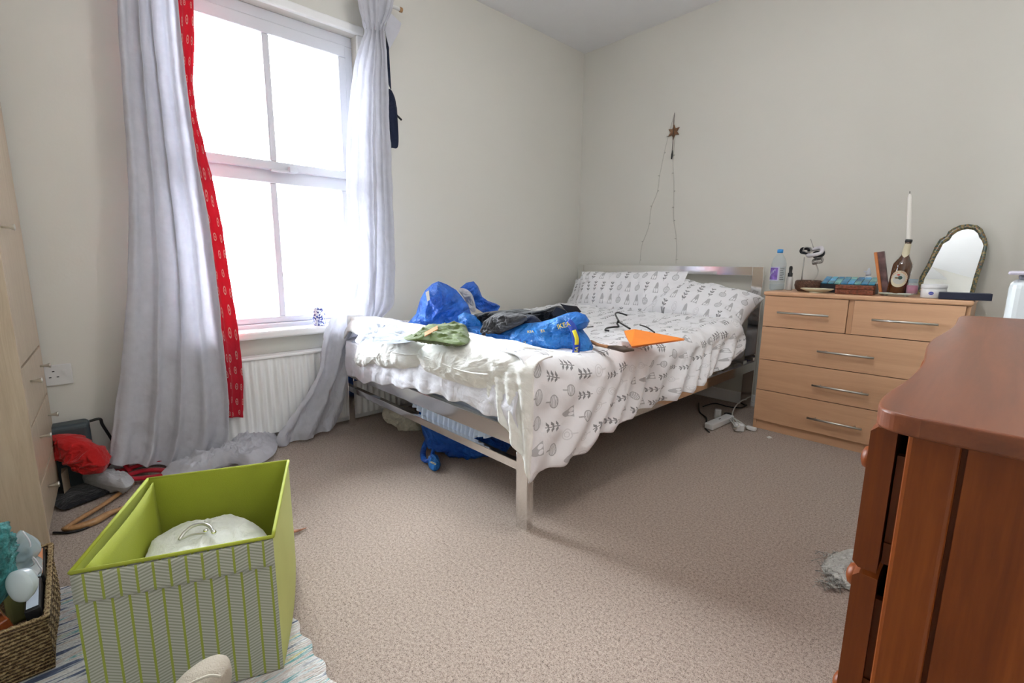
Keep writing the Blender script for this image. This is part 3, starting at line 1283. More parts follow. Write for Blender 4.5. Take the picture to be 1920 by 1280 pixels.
def drawer(x0, x1, z0, z1, hx0, hx1, hz):
    d = build('drawer', MB().bb((x0, CF_Y-0.004, z0), (x1, CF_Y+0.014, z1)), M_beech, ch, bevel=0.0015)
    hm = MB().tube([(hx0, CF_Y-0.034, hz), (hx1, CF_Y-0.034, hz)], 0.006, 12)
    for x in (hx0+0.035, hx1-0.035):
        hm.tube([(x, CF_Y-0.034, hz), (x, CF_Y-0.003, hz)], 0.0045, 10)
    build('handle', hm, M_brushed, d, smooth=True)


g = 0.002
drawer(CX0+0.006, -0.583-g, 0.637+g, 0.818, -0.915, -0.662, 0.728)
drawer(-0.560+g, CX1-0.020, 0.637+g, 0.818, -0.471, -0.216, 0.726)
drawer(CX0+0.006, CX1-0.020, 0.437+g, 0.637-g, -0.694, -0.441, 0.53)
drawer(CX0+0.006, CX1-0.020, 0.249+g, 0.437-g, -0.700, -0.442, 0.335)
drawer(CX0+0.006, CX1-0.020, 0.056+g, 0.249-g, -0.705, -0.450, 0.143)

# ------------------------------------------------------------------ things on the chest
CT = 0.8455


def at(px, y=3.17):
    """x of a pixel column on the chest top at depth y"""
    return ony(px, 530, y).x


# clear water bottle
x = at(1457, 3.19)
b = thing('water_bottle', 'clear plastic water bottle with blue cap and purple label', 'bottle', (x, 3.19, CT))
R0 = 0.041
pf = [(R0*0.85, 0), (R0, 0.008), (R0, 0.035), (R0*0.95, 0.04), (R0, 0.046), (R0, 0.155), (R0*0.97, 0.165), (R0*0.8, 0.190), (R0*0.5, 0.213), (0.014, 0.222), (0.013, 0.236)]
build('bottle_body', MB().lathe(pf, (x, 3.19, CT), 32), M_petclear, b, smooth=True)
build('water', MB().lathe([(R0*0.82, 0.002), (R0*0.94, 0.008), (R0*0.94, 0.035), (0, 0.036)], (x, 3.19, CT), 32), M_petclear, b, smooth=True)
build('cap', MB().lathe([(0.016, 0.226), (0.0165, 0.232), (0.0165, 0.247), (0.0, 0.249)], (x, 3.19, CT), 24), mat('blue_cap', (0.04, 0.28, 0.68), 0.35), b, smooth=True)


def arc_patch(mb, c, r, a0, a1, z0, z1, n=24, mi=0):
    def fn(u, v):
        a = a0+(a1-a0)*u
        return Vector(c)+Vector((r*math.cos(a), r*math.sin(a), z0+(z1-z0)*v))
    return mb.grid(fn, n, 4, mi)


lab = arc_patch(MB(), (x, 3.19, CT), R0+0.0012, -PI*0.98, -PI*0.36, 0.058, 0.142)
arc_patch(lab, (x, 3.19, CT), R0+0.0017, -PI*0.92, -PI*0.42, 0.064, 0.136, mi=1)
arc_patch(lab, (x, 3.19, CT), R0+0.0012, -PI*0.36, -PI*0.05, 0.058, 0.142, mi=2)
for k in range(7):
    arc_patch(lab, (x, 3.19, CT), R0+0.0018, -PI*0.33, -PI*(0.14+0.03*(k % 3)), 0.066+k*0.0105, 0.069+k*0.0105, mi=3)
for k in range(5):
    a = -PI*(0.84-0.07*k)
    arc_patch(lab, (x, 3.19, CT), R0+0.0022, a, a+0.035*PI, 0.080+0.009*k, 0.100+0.007*k, 6, mi=0)
build('label_wrap', lab, [mat('lilac_white', (0.6, 0.62, 0.8), 0.5), mat('purple_label', (0.22, 0.13, 0.48), 0.5, var=0.3, vscale=60), mat('clear_grey_label', (0.45, 0.5, 0.52), 0.4), M_black], b, smooth=True, label='purple label with white marks')

# dropper bottle
x = at(1480, 3.22)
b = thing('dropper_bottle', 'small white-labelled bottle with black dropper top behind the water bottle', 'bottle', (x, 3.22, CT))
build('bottle_body', MB().lathe([(0.016, 0), (0.018, 0.004), (0.018, 0.075), (0.012, 0.084), (0.010, 0.086)], (x, 3.22, CT), 24), mat('white_label_paper', (0.55, 0.54, 0.52), 0.5), b, smooth=True)
build('dropper', MB().lathe([(0.0125, 0.082), (0.013, 0.088), (0.013, 0.105), (0.009, 0.107), (0.0085, 0.118), (0.010, 0.135), (0.007, 0.146), (0, 0.148)], (x, 3.22, CT), 20), M_black, b, smooth=True)

# round carved box with the jewellery stand
x = at(1516, 3.20)
b = thing('round_box', 'round dark carved wooden pot with pebbly black and white top', 'box', (x, 3.2, CT))
build('pot', MB().lathe([(0.050, 0), (0.066, 0.014), (0.072, 0.036), (0.068, 0.060), (0.060, 0.066), (0.058, 0.056), (0, 0.056)], (x, 3.2, CT), 32), M_carved, b, smooth=True)
rn = random.Random(2)
pm = MB()
for k in range(46):
    a, r = rn.uniform(0, 2*PI), 0.052*math.sqrt(rn.random())
    c = (x+r*math.cos(a), 3.2+r*math.sin(a), CT+0.058)
    pm.lathe([(0.0, -0.003), (0.006, 0), (0.005, 0.004), (0, 0.006)], c, 8, rn.choice((0, 1)))
build('beads', pm, [mat('white_bead', (0.5, 0.5, 0.5), 0.4), M_black], b, smooth=True)

js = thing('jewellery_stand', 'wire jewellery stand leaning over the round pot, hung with hair bands', 'jewellery stand', (x, 3.2, CT))
base = Vector((x-0.025, 3.2, CT+0.040))
Pst = lambda px, py, y=3.2: ony(px, py, y)
build('stem', MB().tube([Pst(1503, 527), Pst(1504, 515), Pst(1506, 500), Pst(1508, 482)], 0.0028, 8), M_steel, js, smooth=True)
build('arm', MB().tube([Pst(1526, 467, 3.22), Pst(1520, 448, 3.22)], 0.0022, 8), M_steel, js, smooth=True)


def torus(c, R, r, rotm, amp=0.0, n=28, m=8):
    pts = []
    for i in range(n):
        a = 2*PI*i/n
        p = Vector((R*math.cos(a), R*math.sin(a)*0.8, amp*math.sin(3*a)))
        pts.append(Vector(c)+rotm @ p)
    return MB().tube(pts, r, m, closed=True)


R1 = Matrix.Rotation(1.15, 3, 'X') @ Matrix.Rotation(0.3, 3, 'Y')
R2 = Matrix.Rotation(0.75, 3, 'X') @ Matrix.Rotation(-0.3, 3, 'Y')
for nm, (px, py), R, r, rm, mt_, lb, ca in (
        ('hair_band', (1528, 472), 0.040, 0.011, R2, mat('white_towelling', (0.62, 0.60, 0.64), 0.9, bstr=0.4), 'white padded hair band looped over the jewellery stand', 'hair band'),
        ('hair_tie', (1509, 470), 0.020, 0.008, R1, M_blackcl, 'small black hair tie on the left of the jewellery stand', 'hair tie'),
        ('hair_tie', (1535, 476), 0.022, 0.012, R2, M_blackcl, 'thick black hair tie in the middle of the jewellery stand', 'hair tie'),
        ('bracelet', (1533, 489), 0.026, 0.007, R2, mat('tarnished_silver', (0.34, 0.31, 0.29), 0.35, 0.8, var=0.5, vscale=200, bstr=0.6, bscale=200), 'tarnished silver bracelet hanging under the hair bands', 'bracelet'),
        ('bracelet', (1514, 468), 0.021, 0.004, R1, M_steel, 'thin steel bangle at the top of the jewellery stand', 'bracelet')):
    c = ony(px, py, 3.2)
    o = build(nm, torus(c, R, r, rm, 0.004), mt_, smooth=True)
    tag(o, lb, ca)
# shell bracelet draping from stand to pot
o = build('necklace', MB().tube(spline([ony(1530, 495, 3.2), ony(1534, 508, 3.2), ony(1530, 520, 3.19), ony(1522, 526, 3.18)], 20), 0.0035, 8), mat('pearly_beads', (0.55, 0.52, 0.48), 0.35, bstr=0.8, bscale=300), smooth=True)
tag(o, 'pearly string hanging from the jewellery stand into the round pot', 'necklace')

# cream leaf shaped dish
x = at(1532, 3.08)
ds = thing('leaf_dish', 'cream ceramic leaf dish holding a black trinket at the front edge of the chest', 'dish', (x, 3.08, CT))


def dish(u, v):
    a = 2*PI*u
    r = v
    rx = 0.078*(1+0.10*math.cos(5*a))
    ry = 0.045*(1+0.10*math.cos(5*a))
    return Vector((x+rx*r*math.cos(a), 3.08+ry*r*math.sin(a), CT+0.006+0.018*r**3))


build('bowl', MB().grid(dish, 60, 10), mat('cream_glaze', (0.66, 0.62, 0.46), 0.25), ds, smooth=True, solid=0.004)
build('foot', MB().lathe([(0.034, 0.0), (0.030, 0.006)], (x, 3.08, CT), 20), mat('cream_glaze_foot', (0.62, 0.58, 0.42), 0.3), ds)
tk = torus((x+0.008, 3.085, CT+0.017), 0.018, 0.004, Matrix.Identity(3), 0.003)
tag(build('ring', tk, M_black, smooth=True), 'black ring lying in the cream leaf dish', 'ring')

# blue tiled box
xa, xb = at(1543, 3.22), at(1646, 3.22)
tb = thing('tiled_box', 'long dark box with a lid of turquoise and blue glass tiles', 'box', ((xa+xb)/2, 3.22, CT))
build('box_body', MB().bb((xa, 3.17, CT), (xb, 3.27, CT+0.056)), mat('dark_teal_wood', (0.012, 0.015, 0.022), 0.35), tb, bevel=0.002)
cols = [(0.02, 0.16, 0.30), (0.04, 0.22, 0.32), (0.16, 0.42, 0.40), (0.02, 0.20, 0.42), (0.05, 0.33, 0.62), (0.12, 0.36, 0.38), (0.03, 0.24, 0.45), (0.04, 0.32, 0.48)]
cm = [mat('glass_tile', c, 0.12, coat=0.6, var=0.3, vscale=40) for c in cols]
tl = MB()
nt_ = 8
for i in range(nt_):
    for j in range(3):
        a = xa+0.003+(xb-xa-0.006)*i/nt_
        bq = xa+0.003+(xb-xa-0.006)*(i+1)/nt_
        y0 = 3.168+j*0.034
        z0 = CT+0.056+0.011*j
        tl.add([(a+0.0015, y0+0.001, z0), (bq-0.0015, y0+0.001, z0), (bq-0.0015, y0+0.033, z0+0.012), (a+0.0015, y0+0.033, z0+0.012),
                (a+0.0015, y0+0.001, z0-0.006), (bq-0.0015, y0+0.001, z0-0.006), (bq-0.0015, y0+0.033, z0-0.006), (a+0.0015, y0+0.033, z0-0.006)],
               [(0, 1, 2, 3), (0, 4, 5, 1), (1, 5, 6, 2), (2, 6, 7, 3), (3, 7, 4, 0)], (i+j*3) % 8 if j else i)
build('tiled_lid', tl, cm, tb, bevel=0.001)

# carved small box
xa, xb = at(1570, 3.09), at(1642, 3.09)
cb = thing('carved_box', 'small carved red-brown wooden box in front of the tiled box', 'box', ((xa+xb)/2, 3.09, CT))
build('box_body', MB().bb((xa, 3.055, CT), (xb, 3.115, CT+0.026)), M_carvedr, cb, bevel=0.003)
build('lid', MB().bb((xa-0.001, 3.054, CT+0.0275), (xb+0.001, 3.116, CT+0.049)), M_carvedr, cb, bevel=0.004)

# spray bottle with leaf label behind
x = at(1626, 3.34)
b = thing('spray_bottle', 'white pump bottle with a green leaf mark behind the tiled box', 'bottle', (x, 3.34, CT))
build('bottle_body', MB().lathe([(0.018, 0), (0.021, 0.004), (0.021, 0.085), (0.012, 0.096), (0.010, 0.100)], (x, 3.34, CT), 24), mat('clear_white_plastic', (0.68, 0.74, 0.78), 0.25), b, smooth=True)
build('nozzle', MB().lathe([(0.012, 0.098), (0.013, 0.112), (0.008, 0.128), (0.004, 0.140), (0.0, 0.142)], (x, 3.34, CT), 20).box((x-0.008, 3.335, CT+0.120), (0.026, 0.010, 0.008)), mat('white_nozzle', (0.66, 0.70, 0.78), 0.3), b, smooth=True)
lf = MB()
lf.add([(x+0.004+0.020*math.cos(t)*1.0-0.004*math.sin(t), 3.34-0.0222, CT+0.072+0.010*math.sin(t)-0.009*math.cos(t)) for t in [2*PI*i/16 for i in range(16)]], [tuple(range(16))])
build('leaf_mark', lf, mat('leaf_green', (0.12, 0.42, 0.03), 0.5), b)

# incense packets leaning
for i, (px, mt_, lb) in enumerate(((1649, mat('orange_packet', (0.62, 0.22, 0.07), 0.5), 'slim orange packet leaning beside the brown beer bottle'),
                                   (1657, mat('mauve_brown_packet', (0.17, 0.10, 0.10), 0.5, var=0.5, vscale=30), 'slim mauve-brown patterned packet leaning right of the orange one'))):
    A = ony(px+5, 541-i*2, 3.15+i*0.02)
    A.z = CT+0.002
    Bp = ony(px-7+i, 473-i*1, 3.15+i*0.02)
    dd = (Bp-A).normalized()
    R = rot((1, 0, -dd.x/dd.z), dd)
    L = (Bp-A).length
    m = MB().box((A+Bp)/2, ((0.012, 0.033)[i], L, 0.030), rot=R)
    o = build('incense_packet', m, mt_, bevel=0.001)
    tag(o, lb, 'packet')

# tray, beer bottle, candle, pink jar
xa, xb = at(1655, 3.13), at(1712, 3.13)
tr = thing('soap_tray', 'narrow pale green ceramic tray under the beer bottle', 'tray', ((xa+xb)/2, 3.13, CT))
build('tray', MB().bb((xa, 3.095, CT+0.006), (xb, 3.165, CT+0.011)).bb((xa-0.004, 3.09, CT+0.009), (xb+0.004, 3.095, CT+0.017)).bb((xa-0.004, 3.165, CT+0.009), (xb+0.004, 3.17, CT+0.017)).bb((xa-0.004, 3.09, CT+0.009), (xa, 3.17, CT+0.017)).bb((xb, 3.09, CT+0.009), (xb+0.004, 3.17, CT+0.017)), mat('pale_green_glaze', (0.42, 0.46, 0.38), 0.25), tr, bevel=0.002)
for k in range(4):
    build('foot', MB().lathe([(0.006, 0), (0.005, 0.006)], (xa+0.02+(xb-xa-0.04)*(k % 2), 3.11+0.04*(k//2), CT), 10), M_steel, tr)
bx, by, bz = at(1683, 3.13), 3.13, CT+0.0112
lean = Matrix.Rotation(0.075, 3, 'Y')
bt = thing('beer_bottle', 'brown glass beer bottle with cream oval label, used as a candle holder', 'bottle', (bx, by, bz))
BR = 0.041
prof = [(BR*0.9, 0), (BR, 0.005), (BR, 0.145), (BR*0.95, 0.158), (BR*0.62, 0.182), (0.0165, 0.20), (0.0140, 0.225), (0.0130, 0.262), (0.0135, 0.272)]
bs = 0.98
prof = [(r, z*bs) for r, z in prof]
build('bottle_body', MB().lathe(prof, (bx, by, bz), 40, R=lean), M_glassbr, bt, smooth=True)
build('bottle_mouth', MB().lathe([(0.0145, 0.262), (0.015, 0.264), (0.015, 0.275), (0.012, 0.277), (0.012, 0.268)], (bx, by, bz), 24, R=lean), M_black, bt, smooth=True, label='black rim')
fa = -PI/2+0.05


def cyl(r):
    def fn(px_, pz):
        a = fa + px_/BR
        p = Vector((r*math.cos(a), r*math.sin(a), pz))
        return lean @ p + Vector((bx, by, bz))
    return fn


def ell(mb, r, cx, cz, rx, rz_, mi, n=40, rings=6):
    fn = cyl(r)
    vs, fs = [], []
    for i in range(rings+1):
        for j in range(n):
            t = 2*PI*j/n
            vs.append(fn(cx+rx*i/rings*math.cos(t), cz+rz_*i/rings*math.sin(t)))
    for i in range(rings):
        for j in range(n):
            fs.append((i*n+j, i*n+(j+1) % n, (i+1)*n+(j+1) % n, (i+1)*n+j))
    return mb.add(vs, fs, mi)


lb = MB()
ell(lb, BR+0.0008, 0.0, 0.078, 0.037, 0.042, 0)
ell(lb, BR+0.0013, 0.0, 0.078, 0.026, 0.027, 1)
ell(lb, BR+0.0018, 0.004, 0.084, 0.009, 0.009, 2)
ell(lb, BR+0.0018, -0.009, 0.082, 0.009, 0.004, 3)
ell(lb, BR+0.0020, -0.004, 0.098, 0.006, 0.004, 4)
word = 'BIRRA MORETTI'
for k, chh in enumerate(word):
    th = PI*0.98-(PI*0.96+0.35)*k/(len(word)-1)
    cx_, cz_ = 0.0315*math.cos(th), 0.078+0.0345*math.sin(th)
    ro = th-PI/2
    fn = cyl(BR+0.0022)
    text_mb(lb, chh, 0.0095, lambda a, b2: fn(cx_+a*math.cos(ro)-b2*math.sin(ro), cz_+a*math.sin(ro)+b2*math.cos(ro)), mi=4)
build('front_label', lb, [M_label, mat('label_grey_centre', (0.50, 0.50, 0.46), 0.6), mat('label_green', (0.03, 0.07, 0.06), 0.6), mat('label_brown', (0.16, 0.09, 0.02), 0.6), M_redink], bt, smooth=True, label='cream oval label with red lettering')
nk = MB()


def neck(u, v):
    a = fa-1.9+3.8*u
    top = 0.255
    bot = 0.185+0.030*abs(u-0.5)*2
    z = bot+(top-bot)*v
    r = 0.0140
    for (r0, z0), (r1, z1) in zip(prof, prof[1:]):
        if z0 <= z <= z1:
            r = r0+(r1-r0)*(z-z0)/(z1-z0)
    p = Vector(((r+0.0009)*math.cos(a), (r+0.0009)*math.sin(a), z))
    return lean @ p + Vector((bx, by, bz))


nk.grid(neck, 24, 14)
build('neck_label', nk, M_label, bt, smooth=True)
cp = lean @ Vector((0, 0, 0.266)) + Vector((bx, by, bz))
ct = thing('candle', 'tall white taper candle standing in the beer bottle neck', 'candle', tuple(cp))
topc = ony(1706, 363, 3.13)
dirc = (topc-cp).normalized()
Rc = rot(Vector((1, 0, 0)), Vector((0, 1, 0)))
zc = dirc
xc = Vector((1, 0, 0))
xc = (xc-zc*xc.dot(zc)).normalized()
Rc = Matrix((xc, zc.cross(xc), zc)).transposed()
Lc = (topc-cp).length
build('wax', MB().lathe([(0.0095, 0.0), (0.0105, 0.012), (0.0100, Lc*0.5), (0.0088, Lc*0.93), (0.006, Lc*0.98), (0.002, Lc)], cp, 20, R=Rc), M_wax, ct, smooth=True)
build('wick', MB().tube([topc, topc+dirc*0.012], 0.0016, 6), M_black, ct)

x = at(1712, 3.115)
pj = thing('pink_jar', 'small glass jar with pink label and grey lid right of the beer bottle', 'jar', (x, 3.115, CT+0.0112))
z0 = CT+0.0112
build('glass', MB().lathe([(0.022, 0), (0.0235, 0.003), (0.0235, 0.055), (0.018, 0.060)], (x, 3.115, z0), 28), M_petclear, pj, smooth=True)
build('label_wrap', MB().lathe([(0.0228, 0.006), (0.0228, 0.046)], (x, 3.115, z0), 28, caps=True), mat('magenta_label', (0.42, 0.02, 0.13), 0.5), pj, smooth=True)
build('lid', MB().lathe([(0.019, 0.059), (0.0195, 0.060), (0.0195, 0.078), (0.0, 0.079)], (x, 3.115, z0), 28), mat('grey_lid', (0.22, 0.27, 0.30), 0.4), pj, smooth=True)

# arched mirror
mirr = thing('arched_mirror', 'arched table mirror in a painted floral frame leaning back to the wall', 'mirror', (at(1780, 3.3), 3.3, CT))
oy = 3.33
out = [(1719, 540), (1724, 520), (1738, 496), (1748, 474), (1752, 464), (1762, 448), (1774, 442), (1778, 434), (1788, 427), (1800, 422), (1815, 420), (1832, 422), (1842, 429), (1847, 440),
       (1850, 447), (1852, 458), (1850, 468), (1847, 484), (1840, 505), (1834, 522), (1828, 540)]
inn = [(1728, 540), (1733, 522), (1746, 500), (1755, 480), (1762, 468), (1768, 456), (1780, 449), (1786, 440), (1794, 434), (1803, 430), (1815, 428), (1826, 430), (1833, 436), (1836, 444),
       (1841, 450), (1844, 460), (1842, 468), (1838, 482), (1831, 503), (1825, 522), (1819, 540)]


def mp(px, py, off=0.0):
    # leaning plane: bottom at y=3.24, top touches the wall
    y = 3.30
    for _ in range(12):
        p = ony(px, py, y)
        y = 3.36 + 0.24*max(0, p.z-CT)
    p = ony(px, py, y)
    return Vector((p.x, p.y-off, p.z))


def fit(L, off):
    P = [mp(px, py, off) for px, py in L]
    dz = min(p.z for p in P)-CT
    return [Vector((p.x, p.y, p.z)) for p in P]


PO, PI_ = [mp(*q) for q in out], [mp(*q) for q in inn]
for L in (PO, PI_):
    L[0].z = L[-1].z = CT+0.002
fm = MB()
k = len(PO)
bk = Vector((0, 0.016, 0))
fwd = Vector((0, -0.006, 0))
vs = PO + [(a+b)/2+fwd for a, b in zip(PO, PI_)] + PI_ + [p+bk for p in PI_] + [p+bk for p in PO]
fs = []
for i in range(k-1):
    for r in range(4):
        fs.append((r*k+i, r*k+i+1, (r+1)*k+i+1, (r+1)*k+i))
    fs.append((4*k+i, 4*k+i+1, i+1, i))
fm.add(vs, fs)
fm.prism([PO[0], PI_[0], PI_[0]+bk, PO[0]+bk], (0, 0, 0.001))
build('mirror_frame', fm, M_floral, mirr, smooth=True)
gl = MB()
gp = [p+Vector((0, 0.007, 0)) for p in PI_]
gl.add(gp, [tuple(range(k))])
build('mirror_glass', gl, M_mirror, mirr)
bkm = MB()
bkm.add([p+Vector((0, 0.013, 0)) for p in PO], [tuple(range(k))[::-1]])
build('backing', bkm, M_dark, mirr)

# cream jar with blue mark
x = at(1753, 3.10)
cj = thing('cream_jar', 'round white cream jar with blue oval mark in front of the mirror', 'jar', (x, 3.10, CT))
build('jar_body', MB().lathe([(0.044, 0), (0.048, 0.004), (0.049, 0.042), (0.047, 0.046)], (x, 3.10, CT), 40), mat('white_jar', (0.70, 0.70, 0.70), 0.22), cj, smooth=True)
build('lid', MB().lathe([(0.0485, 0.046), (0.0495, 0.048), (0.0495, 0.064), (0.047, 0.067), (0.0, 0.067)], (x, 3.10, CT), 40), mat('white_jar_lid', (0.72, 0.72, 0.73), 0.3), cj, smooth=True)
lg = MB()


def cj_fn(r):
    def fn(a, b2):
        q = -PI/2-0.08+a/0.05
        return Vector((x+r*math.cos(q), 3.10+r*math.sin(q), CT+b2))
    return fn


fn = cj_fn(0.0498)
lg.add([fn(0.0100*math.cos(2*PI*i/20), 0.024+0.0075*math.sin(2*PI*i/20)) for i in range(20)], [tuple(range(20))])
fn2 = cj_fn(0.0503)
text_mb(lg, 'NIVEA', 0.0055, lambda a, b2: fn2(a, 0.024+b2), mi=1)
build('brand_mark', lg, [mat('mark_blue', (0.01, 0.03, 0.30), 0.4), mat('mark_white', (0.8, 0.8, 0.8), 0.5)], cj)

# black flat box overhanging the right corner
o = build('flat_box', MB().box((at(1812, 3.06), 3.06, CT+0.017), (0.180, 0.085, 0.032), 0.12), M_navy, bevel=0.002)
tag(o, 'flat black box lying on the right front corner of the chest', 'box')

# ================================================================== BROWN DRESSER
TZ = 0.85
front = [(0.605, -0.045), (0.612, -0.070), (0.635, -0.084), (0.70, -0.087), (0.806, -0.081), (0.915, -0.080), (1.0, -0.083), (1.083, -0.090), (1.215, -0.099), (1.35, -0.099), (1.48, -0.093),
         (1.65, -0.090), (1.80, -0.094), (1.93, -0.098), (2.0, -0.092), (2.02, -0.07)]
ds = thing('dresser', 'orange-brown stained pine dresser with wavy front and turned knobs, nearest the camera at right', 'dresser', (0.2, 1.3, 0))
tp = spline([Vector((x, y, TZ-0.022)) for y, x in front], 90)
outline = tp + [Vector((0.455, 2.03, TZ-0.022)), Vector((0.455, 0.60, TZ-0.022))]
build('top', MB().prism(outline, (0, 0, 0.022)), M_pinet, ds, bevel=0.008, seg=4)


def fx(y):
    """serpentine front line of the carcass"""
    for a, b in zip(tp, tp[1:]):
        if a.y <= y <= b.y:
            return a.x+(b.x-a.x)*(y-a.y)/(b.y-a.y)
    return -0.085


NY, FYD = 0.640, 1.985
XF = -0.056
side = MB()
side.bb((XF, NY, 0.0), (-0.014, NY+0.03, 0.828)).bb((0.40, NY, 0.0), (0.45, NY+0.03, 0.828)).bb((-0.014, NY, 0.05), (0.40, NY+0.03, 0.14))
build('side_frame', side, M_pine, ds, bevel=0.004)
build('side_panel', MB().bb((-0.009, NY+0.006, 0.14), (0.40, NY+0.02, 0.828)).bb((-0.03, NY+0.016, 0.05), (0.40, NY+0.024, 0.828)), M_pine, ds)
build('side_frame', MB().bb((XF, FYD-0.03, 0.0), (0.45, FYD, 0.828)), M_pine, ds, bevel=0.003)
build('back_panel', MB().bb((0.44, NY+0.03, 0.04), (0.45, FYD-0.03, 0.82)), M_pine, ds)
build('plinth', MB().bb((XF, NY+0.03, 0.0), (XF+0.02, FYD-0.03, 0.085)), M_pine, ds, bevel=0.003)
ZR = [0.088, 0.272, 0.457, 0.640, 0.822]
for i in range(1, 4):
    build('rail', MB().bb((XF+0.004, NY+0.03, ZR[i]-0.004), (0.2, FYD-0.03, ZR[i]+0.004)), M_pine, ds)
build('centre_post', MB().bb((XF+0.004, 1.305, 0.085), (XF+0.03, 1.325, 0.822)), M_pine, ds)
for i in range(4):
    for j, (y0, y1) in enumerate(((NY+0.012, 1.303), (1.327, FYD-0.02))):
        z0, z1 = ZR[i]+0.004, ZR[i+1]-0.003
        pull = (0.0, 0.002, 0.004, 0.006)[i] if j == 0 else 0.0
        K = 26
        vs, fs = [], []
        for k in range(K+1):
            y = y0+(y1-y0)*k/K
            x0 = fx(y)+0.004-pull
            for (dx, z) in ((0.022, z0), (0.004, z0), (-0.002, z0+0.006), (-0.002, z1-0.006), (0.004, z1), (0.022, z1)):
                vs.append((x0+dx, y, z))
        for k in range(K):
            for r in range(5):
                fs.append((k*6+r, (k+1)*6+r, (k+1)*6+r+1, k*6+r+1))
            fs.append((k*6+5, (k+1)*6+5, (k+1)*6, k*6))
        fs += [tuple(range(6)), tuple(K*6+r for r in range(6))[::-1]]
        d = build('drawer', MB().add(vs, fs), M_pine, ds)
        b = MB()
        for yy in (y0+0.014, y1-0.026):
            b.bb((fx(yy)+0.022, yy, z0+0.008), (0.34, yy+0.010, z1-0.032))
            b.bb((fx(yy)+0.022, yy-0.003, z0+0.030), (0.30, yy+0.0, z0+0.036))
        b.bb((-0.06, y0+0.024, z0+0.010), (0.34, y1-0.026, z0+0.016)).bb((0.33, y0+0.024, z0+0.016), (0.34, y1-0.026, z1-0.035))
        build('drawer_box', b, M_pine, d)
        Rk = Matrix(((0, 0, -1), (0, 1, 0), (1, 0, 0)))
        for yk in (y0+0.15, y1-0.13):
            xk = fx(yk)+0.004-pull
            build('knob', MB().lathe([(0.009, 0), (0.008, 0.006), (0.010, 0.010), (0.0165, 0.017), (0.0175, 0.024), (0.014, 0.031), (0.006, 0.034), (0, 0.0345)], (xk, yk, (z0+z1)/2), 24, R=Rk), M_pine, d, smooth=True)

# white tower behind the dresser
wt = thing('white_bin', 'tall white plastic bin with lilac-edged lid standing beyond the brown dresser, at the right edge', 'bin', (0.13, 2.55, 0))
build('body', MB().bb((-0.008, 2.42, 0.0), (0.30, 2.72, 0.955)), mat('white_plastic_body', (0.60, 0.64, 0.66), 0.3), wt, bevel=0.03, seg=4)
build('rim', MB().bb((0.012, 2.44, 0.955), (0.28, 2.70, 0.972)), mat('grey_rim', (0.20, 0.20, 0.24), 0.4), wt, bevel=0.006)
build('lid', MB().bb((-0.016, 2.41, 0.972), (0.31, 2.73, 0.985)), mat('lilac_white_lid', (0.55, 0.52, 0.62), 0.3), wt, bevel=0.006)

# fluffy white rug corner on the carpet
fl = MB()
puff(fl, [(1540, 1062), (1552, 1045), (1572, 1036), (1600, 1030), (1660, 1040), (1680, 1090), (1640, 1125), (1608, 1113), (1580, 1100), (1556, 1086)], z=0.004, tf=0.022, tb=0.003, amp=0.006, sc=40, n=120, rings=16, seed=4, zmin=0.001)
fl2 = random.Random(9)
for i in range(170):
    t = fl2.random()
    px, py = 1540+30*fl2.random()+60*t*0.5, 1036+70*fl2.random()
    a = onz(px, py, 0.012)
    fl.tube([a, a+Vector((fl2.uniform(-0.02, 0.01), fl2.uniform(-0.015, 0.015), 0.006)), a+Vector((fl2.uniform(-0.03, 0.01), fl2.uniform(-0.02, 0.02), -0.006))], 0.0012, 4)
tag(build('sheepskin', fl, M_fluff, smooth=True), 'shaggy off-white sheepskin corner on the carpet behind the brown dresser', 'rug')

# ================================================================== RUG, GREEN BOX, BASKET
rg = MB()


def rugf(u, v):
    y = -0.62+0.975*v
    xf = -1.86 if y < -0.02 else -1.86+0.54*min(1, ((y+0.02)/0.36))
    xf += 0.012*math.sin(y*60)
    x = xf+( -0.35-xf)*u
    e = 0.006*math.sin(x*70) if v > 0.98 else 0
    return Vector((x, y+e, 0.009+0.003*math.sin(x*12)*math.sin(y*9)))


rg.grid(rugf, 120, 60)
tag(build('rag_rug', rg, M_rug, smooth=True, solid=0.007), 'white rag rug with blue, teal and mustard stripes under the green box', 'rug')

gz = 0.0135
GH = 0.352
A_ = Vector((-1.245, -0.065, 0))
B_ = Vector((-1.105, 0.280, 0))
dF = (B_-A_).normalized()
dS = Vector((-dF.y, dF.x, 0))
if dS.x > 0:
    dS = -dS
GW, GD = (B_-A_).length, 0.448
gb = thing('storage_box', 'open lime green fabric storage box with herringbone front, standing on the striped rug', 'box', tuple((A_+dF*GW/2+dS*GD/2)+Vector((0, 0, gz))))


def gp_(s, d, z):
    """s along the front 0..1, d depth 0..1, z height 0..1"""
    bul = 0.0
    p = A_+dF*GW*s+dS*GD*d
    return p+Vector((0, 0, gz+GH*z))


